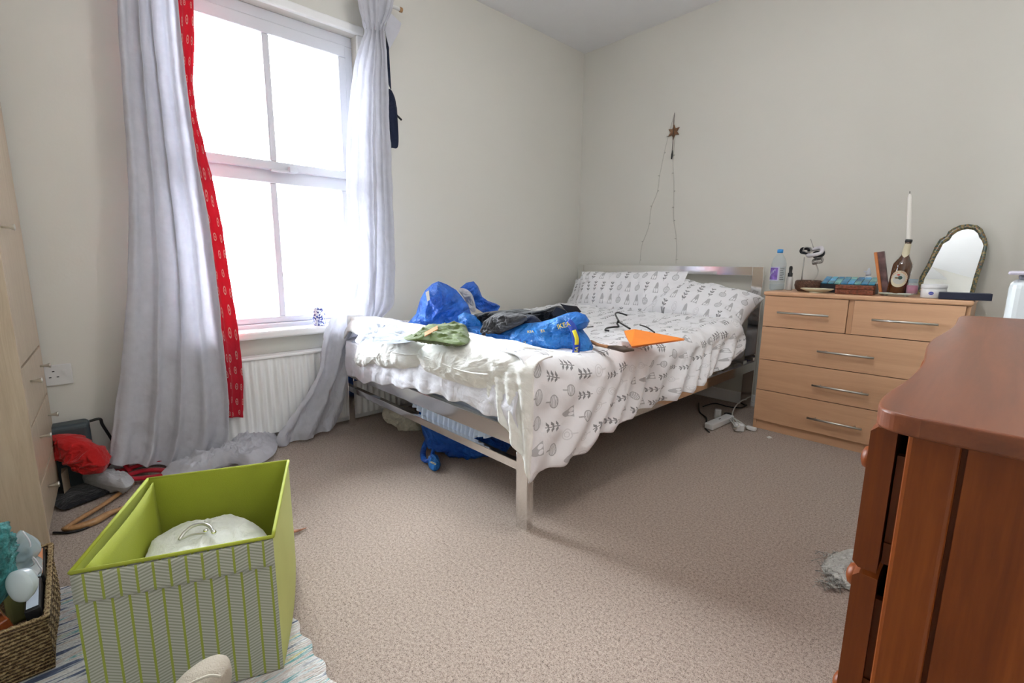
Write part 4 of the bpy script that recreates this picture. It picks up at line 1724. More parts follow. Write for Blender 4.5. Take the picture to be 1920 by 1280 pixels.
def wallg(p0, p1, nrm, t, bulge, mi=0, uvs=True, zt=1.0, shrink=0.0):
    """panel from p0 to p1 (s,d pairs), thickness t towards nrm, bulge outward in the middle"""
    m = MB()
    L = (gp_(*p1, 0)-gp_(*p0, 0)).length
    for k, off in enumerate((0.0, t)):
        def fn(u, v, off=off):
            s, d = p0[0]+(p1[0]-p0[0])*u, p0[1]+(p1[1]-p0[1])*u
            b = bulge*math.sin(PI*u)*math.sin(PI*min(1, max(0, v*0.8+0.2)))
            return gp_(s, d, v*zt)-nrm*(b)+nrm*off
        m.grid(fn, 16, 12, mi=(mi if k == 0 else 1), uvfn=lambda u, v: (u*L, v*GH))
    # top rim
    def rim(u, v):
        s, d = p0[0]+(p1[0]-p0[0])*u, p0[1]+(p1[1]-p0[1])*u
        b = bulge*math.sin(PI*u)*math.sin(PI*1.0)
        return gp_(s, d, zt)+nrm*t*v+Vector((0, 0, 0.002*math.sin(PI*v)))
    m.grid(rim, 16, 2, mi=1)
    return m


build('front_panel', wallg((0, 0), (1, 0), dS, 0.004, 0.004), [M_limefront, M_limein], gb, smooth=False, label='grey and green herringbone striped front')
build('side_panel', wallg((1, 0), (1, 1), -dF, 0.004, 0.016), [M_limeout, M_limein], gb, smooth=True)
build('side_panel', wallg((0, 0), (0, 1), dF, 0.004, 0.004), [M_limeout, M_limein], gb, smooth=True)
build('back_panel', wallg((0, 1), (1, 1), -dS, 0.004, 0.004), [M_limefront, M_limein], gb, smooth=False)
build('base', MB().prism([gp_(0.01, 0.01, 0), gp_(0.99, 0.01, 0), gp_(0.99, 0.99, 0), gp_(0.01, 0.99, 0)], (0, 0, 0.006)), M_limein, gb)
rim = MB()
for a, b in (((0, 0), (1, 0)), ((0, 0), (0, 1)), ((0, 1), (1, 1))):
    rim.tube([gp_(*a, 1), gp_(*b, 1)], 0.0042, 10)
rim.tube([gp_(1, i/16, 1)+dF*0.0*math.sin(PI*i/16) for i in range(17)], 0.0042, 10)
build('rim_piping', rim, M_limein, gb, smooth=True)
cf = MB()


def cuff(u, v):
    return gp_(0.0+u, 0, 0.985-0.185*v)-dS*(0.0022+0.001*v+0.004*math.sin(PI*u))


cf.grid(cuff, 24, 6, uvfn=lambda u, v: (u*GW+0.011, 0.4-v*0.065))
build('front_cuff', cf, M_limefront, gb, smooth=True, solid=0.002)
# inner flap leaning off the left side
fp = MB()


def flap(u, v):
    return gp_(0.045+0.02*math.sin(PI*u)+0.03*(1-v), 0.03+0.93*u, 0.02+0.965*v)


fp.grid(flap, 14, 10)
build('inner_flap', fp, M_limein, gb, smooth=True, solid=0.003)
# folded white cloth in the box
hb = MB()
puff(hb, [(262, 1040), (300, 1010), (340, 990), (372, 985), (400, 984), (432, 975), (470, 985), (497, 1000), (505, 1020), (480, 1060), (400, 1095), (320, 1100), (270, 1080)], z=0.215, tf=0.045, tb=0.17, amp=0.010, sc=13, crease=0.008,
     zmin=gz+0.007, n=120, rings=20, seed=6, flatness=0.45)
C0 = A_+dF*GW/2+dS*GD/2
for i, p in enumerate(hb.v):
    q = p-C0
    a, b = q.dot(dF), q.dot(dS)
    a = max(-GW/2+0.040, min(GW/2-0.006, a))
    b = max(-GD/2+0.008, min(GD/2-0.008, b))
    hb.v[i] = C0+dF*a+dS*b+Vector((0, 0, p.z))
tag(build('folded_towel', hb, M_towel, smooth=True), 'off-white ribbed cloth folded inside the green storage box', 'towel')
cr = thing('purse_clasp', 'curved silver purse clasp with ball catch lying on the white cloth in the green box', 'clasp', tuple(onz(380, 990, 0.30)))
cz = 0.305
pts = [onz(x, y, z) for x, y, z in ((336, 1012, 0.265), (346, 998, 0.275), (360, 987, 0.283), (378, 982, 0.285), (392, 986, 0.283), (399, 996, 0.276))]
build('bow', MB().tube(spline(pts, 30), 0.0042, 10), M_brushed, cr, smooth=True)
pts2 = [onz(x, y, z) for x, y, z in ((336, 1012, 0.263), (360, 1002, 0.270), (385, 999, 0.273))]
build('lower_bow', MB().tube(spline(pts2, 20), 0.0026, 8), M_brushed, cr, smooth=True)
bl_ = MB()
for (x, y) in ((386, 995), (401, 998)):
    bl_.lathe([(0.0, -0.007), (0.005, -0.005), (0.007, 0), (0.005, 0.005), (0.0, 0.007)], onz(x, y, 0.277), 14)
build('catch', bl_, M_chrome, cr, smooth=True)

# basket
BXa, BXb, BYa, BYb, BZ = -1.88, -1.485, -0.42, -0.128, 0.150
bk_ = thing('seagrass_basket', 'brown woven seagrass basket holding toiletries beside the wardrobe', 'basket', (-1.68, -0.27, 0.0125))
bz0 = 0.013


def bwall(p0, p1, out_):
    m = MB()
    for k, off in enumerate((0.0, -0.009)):
        def fn(u, v, off=off):
            p = Vector(p0).lerp(Vector(p1), u)
            b = 0.016*math.sin(PI*u)*math.sin(PI*(0.1+0.8*v)) - 0.006*(1-v)
            wv = 0.0022*math.sin(v*PI*2*11+math.floor(u*26)*PI)*abs(math.sin(u*PI*26))
            return p+Vector(out_)*(b+off+wv*(1 if k == 0 else 0))+Vector((0, 0, bz0+(BZ-bz0)*v))
        m.grid(fn, 156, 60)
    return m


build('side_wall', bwall((BXb, BYb, 0), (BXa, BYb, 0), (0, 1, 0)), M_basket, bk_, smooth=True)
build('side_wall', bwall((BXa, BYa, 0), (BXb, BYa, 0), (0, -1, 0)), M_basket, bk_, smooth=True)
build('end_wall', bwall((BXb, BYa, 0), (BXb, BYb, 0), (1, 0, 0)), M_basket, bk_, smooth=True)
build('end_wall', bwall((BXa, BYb, 0), (BXa, BYa, 0), (-1, 0, 0)), M_basket, bk_, smooth=True)
build('base', MB().bb((BXa, BYa, bz0), (BXb, BYb, bz0+0.008)), M_basket, bk_)
rp = []
for a, b in (((BXb, BYa), (BXb, BYb)), ((BXb, BYb), (BXa, BYb)), ((BXa, BYb), (BXa, BYa)), ((BXa, BYa), (BXb, BYa))):
    for i in range(40):
        t = i/40
        tt = t*40
        rp.append(Vector((a[0]+(b[0]-a[0])*t, a[1]+(b[1]-a[1])*t, BZ+0.0015*math.sin(tt*2.6))))
build('braided_rim', MB().tube(rp, 0.0075, 8, closed=True), M_basket, bk_, smooth=True)

# things in the basket (y just under the right wall)
IN = bz0+0.009


def stick(name, pa, pb, w, t, mats, lb, cat, bev=0.002, insets=None):
    """flat slab standing in the basket: top edge from pixel pa to pb"""


def slab(name, A0, A1, drop, th, m1, m2, label, cat):
    """A0, A1: ends of the long top edge; face towards +x; drop: vector down the slab"""
    A0, A1, drop = Vector(A0), Vector(A1), Vector(drop)
    e = (A1-A0).normalized()
    n = e.cross(drop.normalized())
    t = thing(name, label, cat, tuple((A0+A1)/2+drop))
    m = MB().prism([A0, A1, A1+drop, A0+drop], n*th)
    build('case', m, m1, t, bevel=0.002)
    c = (A0+A1)/2
    q = [A0.lerp(A1, 0.06), A0.lerp(A1, 0.94)]
    d0 = n*(-0.0008)
    k = -drop.normalized()
    m = MB().prism([q[0]+n*th*0.12+k*0.0008, q[1]+n*th*0.12+k*0.0008, q[1]+n*th*0.88+k*0.0008, q[0]+n*th*0.88+k*0.0008], k*0.0008)
    build('edge_strip', m, m2, t)
    return t


M_peach = mat('peach_powder', (0.62, 0.27, 0.14), 0.6)
# two slim cases lying along the right wall, their top edges seen from above
slab('palette_case', (-1.845, -0.165, 0.165), (-1.665, -0.160, 0.168), (0, 0.01, -0.13), 0.026, M_black, M_peach, 'black slim case with a peach strip standing at the far right of the basket', 'palette')
slab('palette_case', (-1.655, -0.168, 0.172), (-1.515, -0.166, 0.165), (0, 0.01, -0.13), 0.028, M_black, mat('pale_blue_strip', (0.62, 0.70, 0.82), 0.3), 'black slim case with a shiny pale strip standing at the near right of the basket', 'palette')
# copper translucent box
cx = MB().box((-1.545, -0.235, 0.125), (0.075, 0.085, 0.06), 0.15, rot=Matrix.Rotation(0.3, 3, 'Z') @ Matrix.Rotation(0.25, 3, 'X'))
tag(build('perfume_box', cx, mat('amber_plastic', (0.30, 0.07, 0.02), 0.12, var=0.5, vscale=30, coat=0.8), bevel=0.004), 'amber-brown glossy box at the near end of the basket', 'box')
c2 = MB().box((-1.53, -0.315, 0.115), (0.07, 0.06, 0.06), 0.1)
tag(build('tin', c2, mat('orange_tin', (0.45, 0.20, 0.03), 0.3), bevel=0.008), 'orange tin half under the amber box in the basket', 'tin')
# white squeeze tube (rounded)
tb_ = MB()
puff(tb_, [(22, 1072), (45, 1070), (60, 1090), (62, 1110), (50, 1127), (30, 1125), (15, 1105), (12, 1085)], (-1.56, -0.215, 0.17), tf=0.012, tb=0.03, amp=0.001, sc=10, n=48, rings=12)
tag(build('cream_bottle', tb_, mat('translucent_white', (0.62, 0.70, 0.74), 0.2), smooth=True), 'milky rounded cream bottle lying in the middle of the basket', 'bottle')
ob = MB().box((-1.70, -0.195, 0.125), (0.05, 0.045, 0.15), 0.1)
tag(build('hair_oil_bottle', ob, mat('olive_liquid', (0.32, 0.33, 0.14), 0.15, coat=0.5), bevel=0.012, seg=3), 'olive green flat bottle beside the slim cases in the basket', 'bottle')
tcap = MB().lathe([(0.012, 0), (0.013, 0.03), (0.0, 0.032)], (-1.52, -0.255, 0.15), 16)
tag(build('small_cap_bottle', tcap.lathe([(0.018, -0.08), (0.018, -0.01), (0.012, 0)], (-1.52, -0.255, 0.15), 16), mat('navy_silver', (0.05, 0.06, 0.11), 0.25, 0.3), smooth=True), 'small navy bottle with silver-blue cap in front of the cream bottle', 'bottle')
# organza bag
og = MB()
puff(og, [(42, 994), (64, 1010), (76, 1030), (64, 1048), (56, 1060), (70, 1072), (76, 1080), (55, 1076), (40, 1070), (20, 1075), (14, 1050), (24, 1020), (32, 1000)], (-1.70, -0.22, 0.2), tf=0.03, tb=0.02, amp=0.012, sc=24, n=80, rings=10, seed=2)
ogt = thing('organza_bag', 'pale aqua organza gift bag with white drawstring in the basket', 'bag', (-1.70, -0.22, 0.13))
build('net', og, M_organza, ogt, smooth=True)
build('drawstring', MB().tube(spline([onv(x, y, (-1.67, -0.205, 0.2)) for x, y in ((42, 995), (56, 1016), (58, 1038), (66, 1048), (72, 1058), (78, 1068), (72, 1076))], 30), 0.0018, 6).tube(spline([onv(x, y, (-1.67, -0.205, 0.2)) for x, y in ((34, 1020), (50, 1024), (60, 1046), (64, 1056), (56, 1062))], 24), 0.0014, 6), mat('white_cord', (0.7, 0.7, 0.75), 0.7), ogt, smooth=True)
# teal bath puff
bp = MB()
puff(bp, [(-70, 1000), (-40, 985), (-22, 1005), (-12, 1040), (-8, 1080), (-12, 1120), (-20, 1150), (-40, 1165), (-80, 1150), (-100, 1080)], (-1.60, -0.30, 0.18), tf=0.02, tb=0.07, amp=0.012, sc=26, crease=0.02, n=120, rings=24, seed=8)
tag(build('bath_puff', bp, mat('teal_net', (0.03, 0.17, 0.17), 0.7, var=0.6, vscale=50, bstr=0.8, bscale=90), smooth=True), 'teal netted bath puff at the left of the basket', 'bath puff')
co = MB().tube([(-1.80, -0.19, 0.03), (-1.80, -0.185, 0.215)], 0.006, 10)
tag(build('hair_brush', co.lathe([(0.010, 0), (0.016, 0.02), (0.018, 0.06), (0.008, 0.085), (0, 0.09)], (-1.79, -0.20, 0.10), 14), M_black, smooth=True), 'black brush standing behind the organza bag in the basket', 'brush')

# beige knitted thing at the bottom edge
kn = MB()
puff(kn, [(320, 1290), (340, 1272), (365, 1260), (392, 1256), (412, 1264), (420, 1276), (422, 1300), (400, 1340), (340, 1350), (312, 1320)], (-0.92, 0.045, 0.06), tf=0.05, tb=0.06, amp=0.004, sc=20, n=80, rings=16, zmin=0.014)
kt = thing('slipper', 'beige felt slipper toe on the rug in front of the green box', 'slipper', (-0.92, 0.045, 0.014))
M_felt = mat('beige_felt', (0.40, 0.35, 0.28), 0.95, bstr=0.5, bscale=300)
build('upper', kn, M_felt, kt, smooth=True)
build('seam', MB().tube(spline([onv(x, y, (-0.86, 0.07, 0.06)) for x, y in ((352, 1284), (372, 1274), (395, 1266), (414, 1268))], 16), 0.0022, 6), mat('pale_stitching', (0.5, 0.46, 0.38), 0.9), kt, smooth=True)

# ================================================================== CURTAINS
rod = thing('curtain_rod', 'thin wooden curtain rod with orange-brown end above the window', 'curtain rod', (-2.68, 0.9, 2.50))
build('pole', MB().tube([(-2.70, -0.10, 2.475), (-2.70, 1.60, 2.475)], 0.010, 12), M_white, rod, smooth=True)
build('end_cap', MB().lathe([(0.0, 0), (0.014, 0.002), (0.014, 0.016), (0, 0.018)], (-2.70, 1.60, 2.475), 16, R=Matrix(((1, 0, 0), (0, 0, 1), (0, -1, 0)))), M_hangwood, rod, smooth=True)
for y in (0.05, 1.5):
    build('bracket', MB().bb((-2.80, y-0.008, 2.465), (-2.70, y+0.008, 2.485)), M_white, rod)


def curtain(rows, folds, seed, xp, amp0=0.020, amp1=0.028, nu=130, nv=150, ext_top=None, fseed=0.0, floor_=True, cr=0.004):
    """rows: (y_left_px, x_left, y_right_px, x_right) from top to bottom. xp(v): plane x"""
    L = spline([onx(xl, yl, xp(i/(len(rows)-1))) for i, (yl, xl, yr, xr) in enumerate(rows)], nv+1)
    Rr = spline([onx(xr, yr, xp(i/(len(rows)-1))) for i, (yl, xl, yr, xr) in enumerate(rows)], nv+1)
    if ext_top is not None:
        for S in (L, Rr):
            d = (S[0]-S[6]).normalized()
            d = Vector((0, d.y, d.z))
            n0 = S[0]
            k = (ext_top-n0.z)/max(d.z, 0.3)
            e = [n0+d*k*(1-i/20) for i in range(20)]
            S[:0] = e
    n = len(L)-1
    def fn(u, v):
        i = v*n
        a = min(int(i), n-1)
        f = i-a
        p0, p1 = L[a].lerp(L[a+1], f), Rr[a].lerp(Rr[a+1], f)
        uu = u + 0.035*noise.noise(Vector((u*3+seed, v*2.2, seed)))*math.sin(PI*u)
        p = p0.lerp(p1, min(1, max(0, uu)))
        am = amp0+(amp1-amp0)*v
        q = Vector((u*folds*0.5+seed, v*1.6, seed))
        ph = u*folds*2*PI+1.6*noise.noise(Vector((u*2, v*1.8, seed+4)))
        s = math.sin(ph)
        s = math.copysign(abs(s)**0.75, s)
        x = am*s*(0.65+0.35*noise.noise(Vector((u*4, v*2, seed+8)))) + am*0.9*noise.noise(q*1.7)
        y2 = am*0.35*math.cos(ph)*math.sin(PI*u)
        p = p+Vector((x, y2, 0))
        p += Vector((1, 0.3, 0))*(0.006*fbm(p+Vector((seed, 0, 0)), 9)+cr*creases(Vector((p.x, p.y*1.6, p.z*0.8+seed)), 9)*v)
        if floor_:
            p.z = max(p.z, 0.004+0.003*(1+noise.noise(p*14)))
        return p
    return MB().grid(fn, nu, nv, uvfn=lambda u, v: (u*0.28, v*2.3))


cul = curtain([(0, 219, 0, 333), (120, 226, 120, 345), (240, 234, 240, 360), (340, 240, 330, 374), (440, 241, 430, 392), (540, 238, 530, 405), (620, 233, 620, 414), (700, 226, 700, 424), (770, 216, 770, 429), (820, 209, 815, 428), (850, 206, 845, 420), (868, 203, 884, 402)],
              4.2, 3.0, lambda v: -2.655+0.02*v, 0.018, 0.034, ext_top=2.49)
tag(build('grey_curtain', cul, M_curtain, smooth=True, solid=0.002), 'long pale grey curtain at the left side of the window, falling to the floor', 'curtain')
pool = MB()
puff(pool, [(300, 892), (340, 880), (400, 862), (428, 838), (470, 818), (505, 806), (520, 820), (518, 845), (500, 862), (470, 872), (430, 868), (400, 878), (380, 888), (340, 900)], z=0.02, tf=0.055, tb=0.012, amp=0.014, sc=11, crease=0.026, cs=15, zmin=0.003, n=200, rings=40, seed=12)
tag(build('curtain_end', pool, M_curtain, smooth=True), 'bunched grey curtain end lying on the carpet between the two curtains', 'curtain')
scf = curtain([(0, 326, 0, 362), (80, 332, 80, 364), (160, 340, 160, 363), (220, 350, 220, 370), (290, 362, 288, 386), (400, 375, 398, 411), (480, 385, 480, 424), (560, 396, 560, 437), (660, 410, 660, 451), (730, 420, 730, 456), (783, 424, 782, 455)],
              1.3, 7.0, lambda v: -2.682, 0.008, 0.010, nu=50, ext_top=2.49, floor_=False)
tag(build('red_scarf', scf, M_scarf, smooth=True, solid=0.0012), 'red paisley-printed scarf hanging beside the left curtain in front of the window', 'scarf')
cur = curtain([(0, 704, 0, 738), (25, 704, 25, 733), (48, 702, 48, 722), (62, 701, 62, 722), (100, 700, 100, 725), (200, 696, 200, 729), (300, 696, 300, 733), (400, 698, 400, 737), (480, 698, 480, 740), (530, 694, 535, 740), (570, 690, 570, 736), (600, 686, 598, 712)],
              2.4, 11.0, lambda v: -2.665, 0.014, 0.020, ext_top=2.50, floor_=False, nu=80)
lo = curtain([(0, 671, 0, 710), (25, 676, 25, 710), (48, 681, 48, 708), (62, 683, 62, 707), (100, 670, 100, 706), (150, 661, 150, 703), (200, 655, 200, 702), (250, 652, 250, 701), (300, 650, 300, 702), (350, 650, 350, 704), (400, 652, 400, 704), (450, 654, 450, 704), (500, 652, 505, 705), (545, 644, 550, 704), (585, 626, 590, 700), (620, 609, 625, 690), (655, 602, 660, 668), (690, 596, 690, 657), (720, 584, 715, 650), (760, 560, 748, 645), (795, 535, 772, 640), (822, 517, 790, 634), (838, 522, 803, 626)],
             2.6, 21.0, lambda v: -2.655+0.05*max(0.0, v-0.55)/0.45, 0.014, 0.028, nu=120, nv=240, ext_top=2.50, floor_=True, cr=0.013)
cr_ = thing('grey_curtain', 'long pale grey curtain at the right side of the window, swept left at the floor', 'curtain', (-2.66, 1.4, 2.4))
build('outer_fold', cur, M_curtain, cr_, smooth=True, solid=0.002)
build('panel', lo, M_curtain, cr_, smooth=True, solid=0.002)
fl_ = MB()
fP = [onx(x, y, -2.675) for x, y in ((727, 20), (752, 44), (748, 60), (730, 92), (722, 60))]
fl_.prism(fP, (0.004, 0, 0))
build('header_flap', fl_, M_curtain, cr_)
tp_ = MB()
for i in range(5):
    c = onx(684+i*9, 47+i*1, -2.632)
    tp_.tube([c+Vector((0.004, -0.004, 0.02)), c+Vector((0.012, 0, 0)), c+Vector((0.004, 0.002, -0.02))], 0.004, 6)
build('pleat_stitch', tp_, M_curtain, cr_, smooth=True)
bag_ = thing('hanging_strap_bag', 'dark navy fabric strap bag hanging from the rod beside the right curtain', 'bag', tuple(onx(730, 50, -2.69)))
sP = [onx(x, y, -2.70) for x, y in ((723, 50), (726, 48), (728, 100), (732, 168), (738, 178), (744, 198), (745, 210), (747, 272), (735, 276), (730, 276), (723, 200), (725, 150), (724, 100))]
build('strap', MB().prism(sP[:4]+sP[11:], (0.012, 0, 0)), M_navycl, bag_, bevel=0.002)
bd = MB()
puff(bd, [(725, 168), (733, 168), (740, 182), (743, 196), (745, 212), (747, 272), (735, 277), (729, 274), (722, 210), (722, 180)], tuple(onx(735, 220, -2.70)), tf=0.018, tb=0.018, amp=0.004, sc=20, n=60, rings=10, sharp=False)
build('body', bd, M_navycl, bag_, smooth=True)
build('buckle', MB().tube([onx(744, 216, -2.70), onx(753, 225, -2.70)], 0.006, 6), M_black, bag_)

# patterned tin on the sill
tc_ = onx(599, 613, -2.76)
o = build('patterned_mug', MB().lathe([(0.0, 0.0), (0.034, 0.0), (0.036, 0.004), (0.036, 0.105), (0.033, 0.106), (0.033, 0.01), (0, 0.01)], (-2.772, 1.045, WZ0+0.009), 32), M_delft, smooth=True)
tag(o, 'blue and white patterned mug on the right end of the window sill', 'mug')

# ================================================================== THINGS ON THE WALL
so_ = thing('star_ornament', 'wooden six-pointed star ornament hanging on the back wall with a tassel', 'ornament', tuple(ony(1264, 211, YN)))
sc_ = ony(1263, 247, YN-0.012)
st = []
for i in range(12):
    r = 0.052 if i % 2 == 0 else 0.026
    a = PI/2+i*PI/6
    st.append(Vector((sc_.x+r*math.cos(a), sc_.y, sc_.z+r*math.sin(a)*1.0)))
build('star', MB().prism(st, (0, 0.006, 0)), mat('star_wood', (0.20, 0.10, 0.05), 0.5, var=0.4, vscale=60), so_, bevel=0.001)
build('cord', MB().tube([ony(1265, 212, YN-0.008), ony(1263, 230, YN-0.014), ony(1262, 262, YN-0.016), ony(1260, 285, YN-0.010)], 0.0022, 6), mat('grey_cord', (0.12, 0.11, 0.10), 0.8), so_, smooth=True)
build('upright', MB().tube([ony(1263, 228, YN-0.018), ony(1262, 262, YN-0.018)], [0.002, 0.004], 8), mat('upright_wood', (0.10, 0.06, 0.04), 0.5), so_, smooth=True)
build('tassel', MB().tube([ony(1261, 282, YN-0.010), ony(1260, 290, YN-0.010), ony(1259, 298, YN-0.010)], [0.003, 0.007, 0.005], 8), M_black, so_, smooth=True)
build('nail', MB().tube([ony(1265, 211, YN-0.012), ony(1265, 211, YN+0.001)], 0.003, 6), M_steel, so_)
fl3 = thing('fairy_lights', 'thin wire string of unlit fairy lights hanging from the star down to the headboard', 'fairy lights', tuple(ony(1264, 215, YN)))
M_wire = mat('grey_green_wire', (0.46, 0.45, 0.41), 0.5)
strs = [[(1264, 214), (1253, 252), (1247, 285), (1236, 330), (1232, 360), (1222, 390), (1215, 425), (1204, 460), (1200, 494)],
        [(1264, 214), (1264, 260), (1263, 300), (1263, 340), (1263, 380), (1264, 410), (1267, 450), (1268, 494)]]
wm = MB()
bulbs = []
for S in strs:
    P = spline([ony(x+1.2*math.sin(i*2.3), y, YN-0.007) for i, (x, y) in enumerate(S)], 60)
    wm.tube(P, 0.0013, 5)
    bulbs += [P[i] for i in range(8, 58, 7)]
build('wire', wm, M_wire, fl3, smooth=True)
for i, p in enumerate(bulbs):
    sgn = 1 if i % 2 else -1
    build('bulb', MB().tube([p, p+Vector((0.012*sgn, -0.004, 0.001))], 0.0028, 6), M_wire, fl3, smooth=True)

# ================================================================== THINGS ON THE BED
BT = 0.635
# blue bag standing at the back
b1 = thing('blue_shopping_bag', 'large blue woven plastic bag slumped upright at the back left of the bed', 'bag', (-2.25, 1.75, BT))
m = MB()
puff(m, [(762, 622), (764, 606), (780, 588), (788, 560), (797, 544), (810, 532), (822, 527), (838, 533), (855, 543), (866, 556), (878, 572), (884, 590), (880, 610), (866, 622), (840, 632), (800, 630), (776, 629)],
     (-2.17, 1.50, BT), tf=0.11, tb=0.14, amp=0.020, sc=5, crease=0.040, cs=5.5, sharp=True, zmin=BT-0.02, n=240, rings=60, seed=1, flatness=0.8)
build('bag_body', m, M_bag, b1, smooth=True)
m = MB()
puff(m, [(862, 540), (874, 530), (888, 527), (896, 536), (904, 556), (916, 565), (938, 574), (932, 586), (920, 590), (906, 586), (893, 578), (884, 566), (876, 552)],
     (-2.15, 1.86, 0.8), tf=0.04, tb=0.05, amp=0.014, sc=9, crease=0.030, sharp=True, n=180, rings=34, seed=4)
build('bag_flap', m, M_bag, b1, smooth=True)
m = MB()
puff(m, [(860, 542), (872, 541), (884, 550), (890, 566), (892, 582), (884, 584), (876, 570), (868, 556)], (-2.10, 1.78, 0.8), tf=0.02, tb=0.03, amp=0.01, sc=16, crease=0.02, n=60, rings=12, seed=5)
build('inner_lining', m, M_bagin, b1, smooth=True, label='silvery inside of the folded bag')
build('paper_label', MB().prism([onv(x, y, (-2.07, 1.33, 0.8)) for x, y in ((798, 548), (804, 544), (806, 562), (801, 565))], Vector((CF.x, CF.y, 0))*0.002), M_paper, b1)

# green canvas bag
gbg = thing('green_canvas_bag', 'olive green canvas bag lying flat on the bed beside the blue bag', 'bag', (-2.0, 1.45, BT))
m = MB()
puff(m, [(757, 633), (775, 628), (800, 612), (830, 608), (868, 607), (878, 622), (880, 640), (862, 646), (820, 640), (790, 637), (765, 637)], z=BT+0.048, tf=0.014, tb=0.012, amp=0.008, sc=8, crease=0.014, zmin=BT-0.01, n=160, rings=34, seed=3)
build('bag_body', m, M_green, gbg, smooth=True)
rb = MB()
for i in range(3):
    rb.prism([onz(x, y-i*2.2, BT+0.070) for x, y in ((796, 629), (820, 616), (821, 618), (797, 631.2))], (0, 0, 0.004))
build('ribbon', rb, M_ribbon, gbg, label='tan and cream striped ribbon')

# front blue bag
b2 = thing('blue_shopping_bag', 'open bright blue bag with yellow lettering, full of dark clothes, on the bed', 'bag', (-1.5, 1.6, BT))
A2 = (-1.50, 1.60, BT)
AB2 = ((-1.78, 1.44), (-1.19, 1.57))
m = MB()
puff(m, [(866, 640), (872, 622), (880, 612), (905, 622), (940, 622), (962, 614), (985, 606), (1012, 604), (1040, 596), (1066, 586), (1080, 584), (1096, 590), (1104, 602), (1098, 614), (1090, 618), (1102, 634), (1111, 652), (1106, 664), (1085, 668), (1050, 668), (1010, 668), (980, 660), (940, 656), (905, 652), (880, 648)],
     ab=AB2, tf=0.09, tb=0.12, amp=0.014, sc=8, crease=0.022, cs=9, sharp=True, zmin=BT-0.005, n=280, rings=54, seed=7, flatness=0.55)
build('bag_body', m, M_bag2, b2, smooth=True)
m = MB()
puff(m, [(862, 590), (870, 585), (884, 590), (894, 602), (898, 612), (908, 616), (915, 640), (900, 646), (885, 640), (874, 625), (868, 606)], ab=((-1.80, 1.50), (-1.60, 1.55)), tf=0.05, tb=0.06, amp=0.012, sc=12, crease=0.026, sharp=True, zmin=BT, n=170, rings=34, seed=8)
build('bag_flap', m, M_bag2, b2, smooth=True)


def surf_y(px, py, off):
    n = Vector((0.215, -0.976, 0))*(off-0.026)
    return onab(px, py, (AB2[0][0]+n.x, AB2[0][1]+n.y), (AB2[1][0]+n.x, AB2[1][1]+n.y))


def strip(P, w, off=0.118, mtl=M_yellow, name='strap'):
    C = spline([surf_y(x, y, off) for x, y in P], 24)
    mb = MB()
    vs, fs = [], []
    for i, p in enumerate(C):
        t = (C[min(i+1, 23)]-C[max(i-1, 0)]).normalized()
        sd = t.cross(Vector((CF.x, CF.y, 0)).normalized()).normalized()
        bulge = Vector((CF.x, CF.y, 0))*(-0.006*math.sin(i/23*PI))
        vs += [p+sd*w/2+bulge, p-sd*w/2+bulge]
    for i in range(23):
        fs.append((2*i, 2*i+1, 2*i+3, 2*i+2))
    mb.add(vs, fs)
    return build(name, mb, mtl, b2, smooth=True, solid=0.002)


M_bluestrap = mat('deep_blue_webbing', (0.01, 0.05, 0.36), 0.6, bstr=0.3, bscale=400)
s1 = strip([(1064, 602), (1074, 614), (1079, 632), (1081, 650), (1078, 666)], 0.030, 0.112, M_bluestrap)
s2 = strip([(975, 628), (984, 640), (993, 652), (1004, 664)], 0.026, 0.112, M_bluestrap)
y1 = strip([(1076, 619), (1081, 634), (1081, 646)], 0.016, 0.119, M_yellow, 'strap_print')
s1.name = 'strap'


def lay(P0, P1, off, flip=False):
    a, b = surf_y(*P0, off), surf_y(*P1, off)
    e = (b-a)
    L = e.length
    e.normalize()
    up = e.cross(Vector((CF.x, CF.y, 0)).normalized()).normalized()
    if up.z < 0 and not flip:
        up = -up
    if flip and up.z > 0:
        up = -up
    c = (a+b)/2
    return L, lambda x, y: c+e*x+up*y


tx = MB()
L, fn = lay((1042, 614), (1072, 606), 0.125)
text_mb(tx, 'IKEA', 0.030, fn)
L, fn = lay((990, 622), (1025, 620), 0.122)
text_mb(tx, 'IKEA', 0.016, lambda a, b_: fn(a-0.035, b_))
text_mb(tx, 'IKEA', 0.016, lambda a, b_: fn(a+0.022, b_))
L, fn = lay((977, 632), (1000, 656), 0.121)
text_mb(tx, 'IKEA', 0.024, fn)
L, fn = lay((1079, 668), (1082, 650), 0.121)
text_mb(tx, 'IKEA', 0.020, fn)
L, fn = lay((944, 646), (968, 652), 0.118)
text_mb(tx, 'IKEA', 0.024, fn)
build('yellow_lettering', tx, M_yellow, b2)

# dark clothes stuffed in the bag
m = MB()
puff(m, [(888, 592), (905, 586), (925, 583), (945, 582), (965, 580), (990, 583), (1020, 583), (1035, 578), (1045, 573), (1060, 582), (1070, 590), (1050, 604), (1000, 612), (960, 620), (930, 626), (905, 616)], ab=((-1.80, 1.62), (-1.30, 1.76)), tf=0.08, tb=0.12, amp=0.018, sc=14, crease=0.034, cs=15, zmin=BT, n=200, rings=40, seed=9)
tag(build('black_clothes', m, M_blackcl, smooth=True), 'crumpled black clothes spilling out of the front blue bag', 'clothes')
m = MB()
puff(m, [(905, 622), (914, 600), (930, 588), (955, 586), (985, 592), (975, 606), (958, 616), (944, 624), (938, 636), (930, 648), (918, 640), (908, 634)], ab=((-1.78, 1.40), (-1.50, 1.45)), tf=0.05, tb=0.06, amp=0.012, sc=14, crease=0.024, cs=18, zmin=BT, n=170, rings=34, seed=10)
tag(build('grey_jeans', m, M_greycl, smooth=True), 'washed black denim garment hanging over the left edge of the front blue bag', 'jeans')
m = MB()
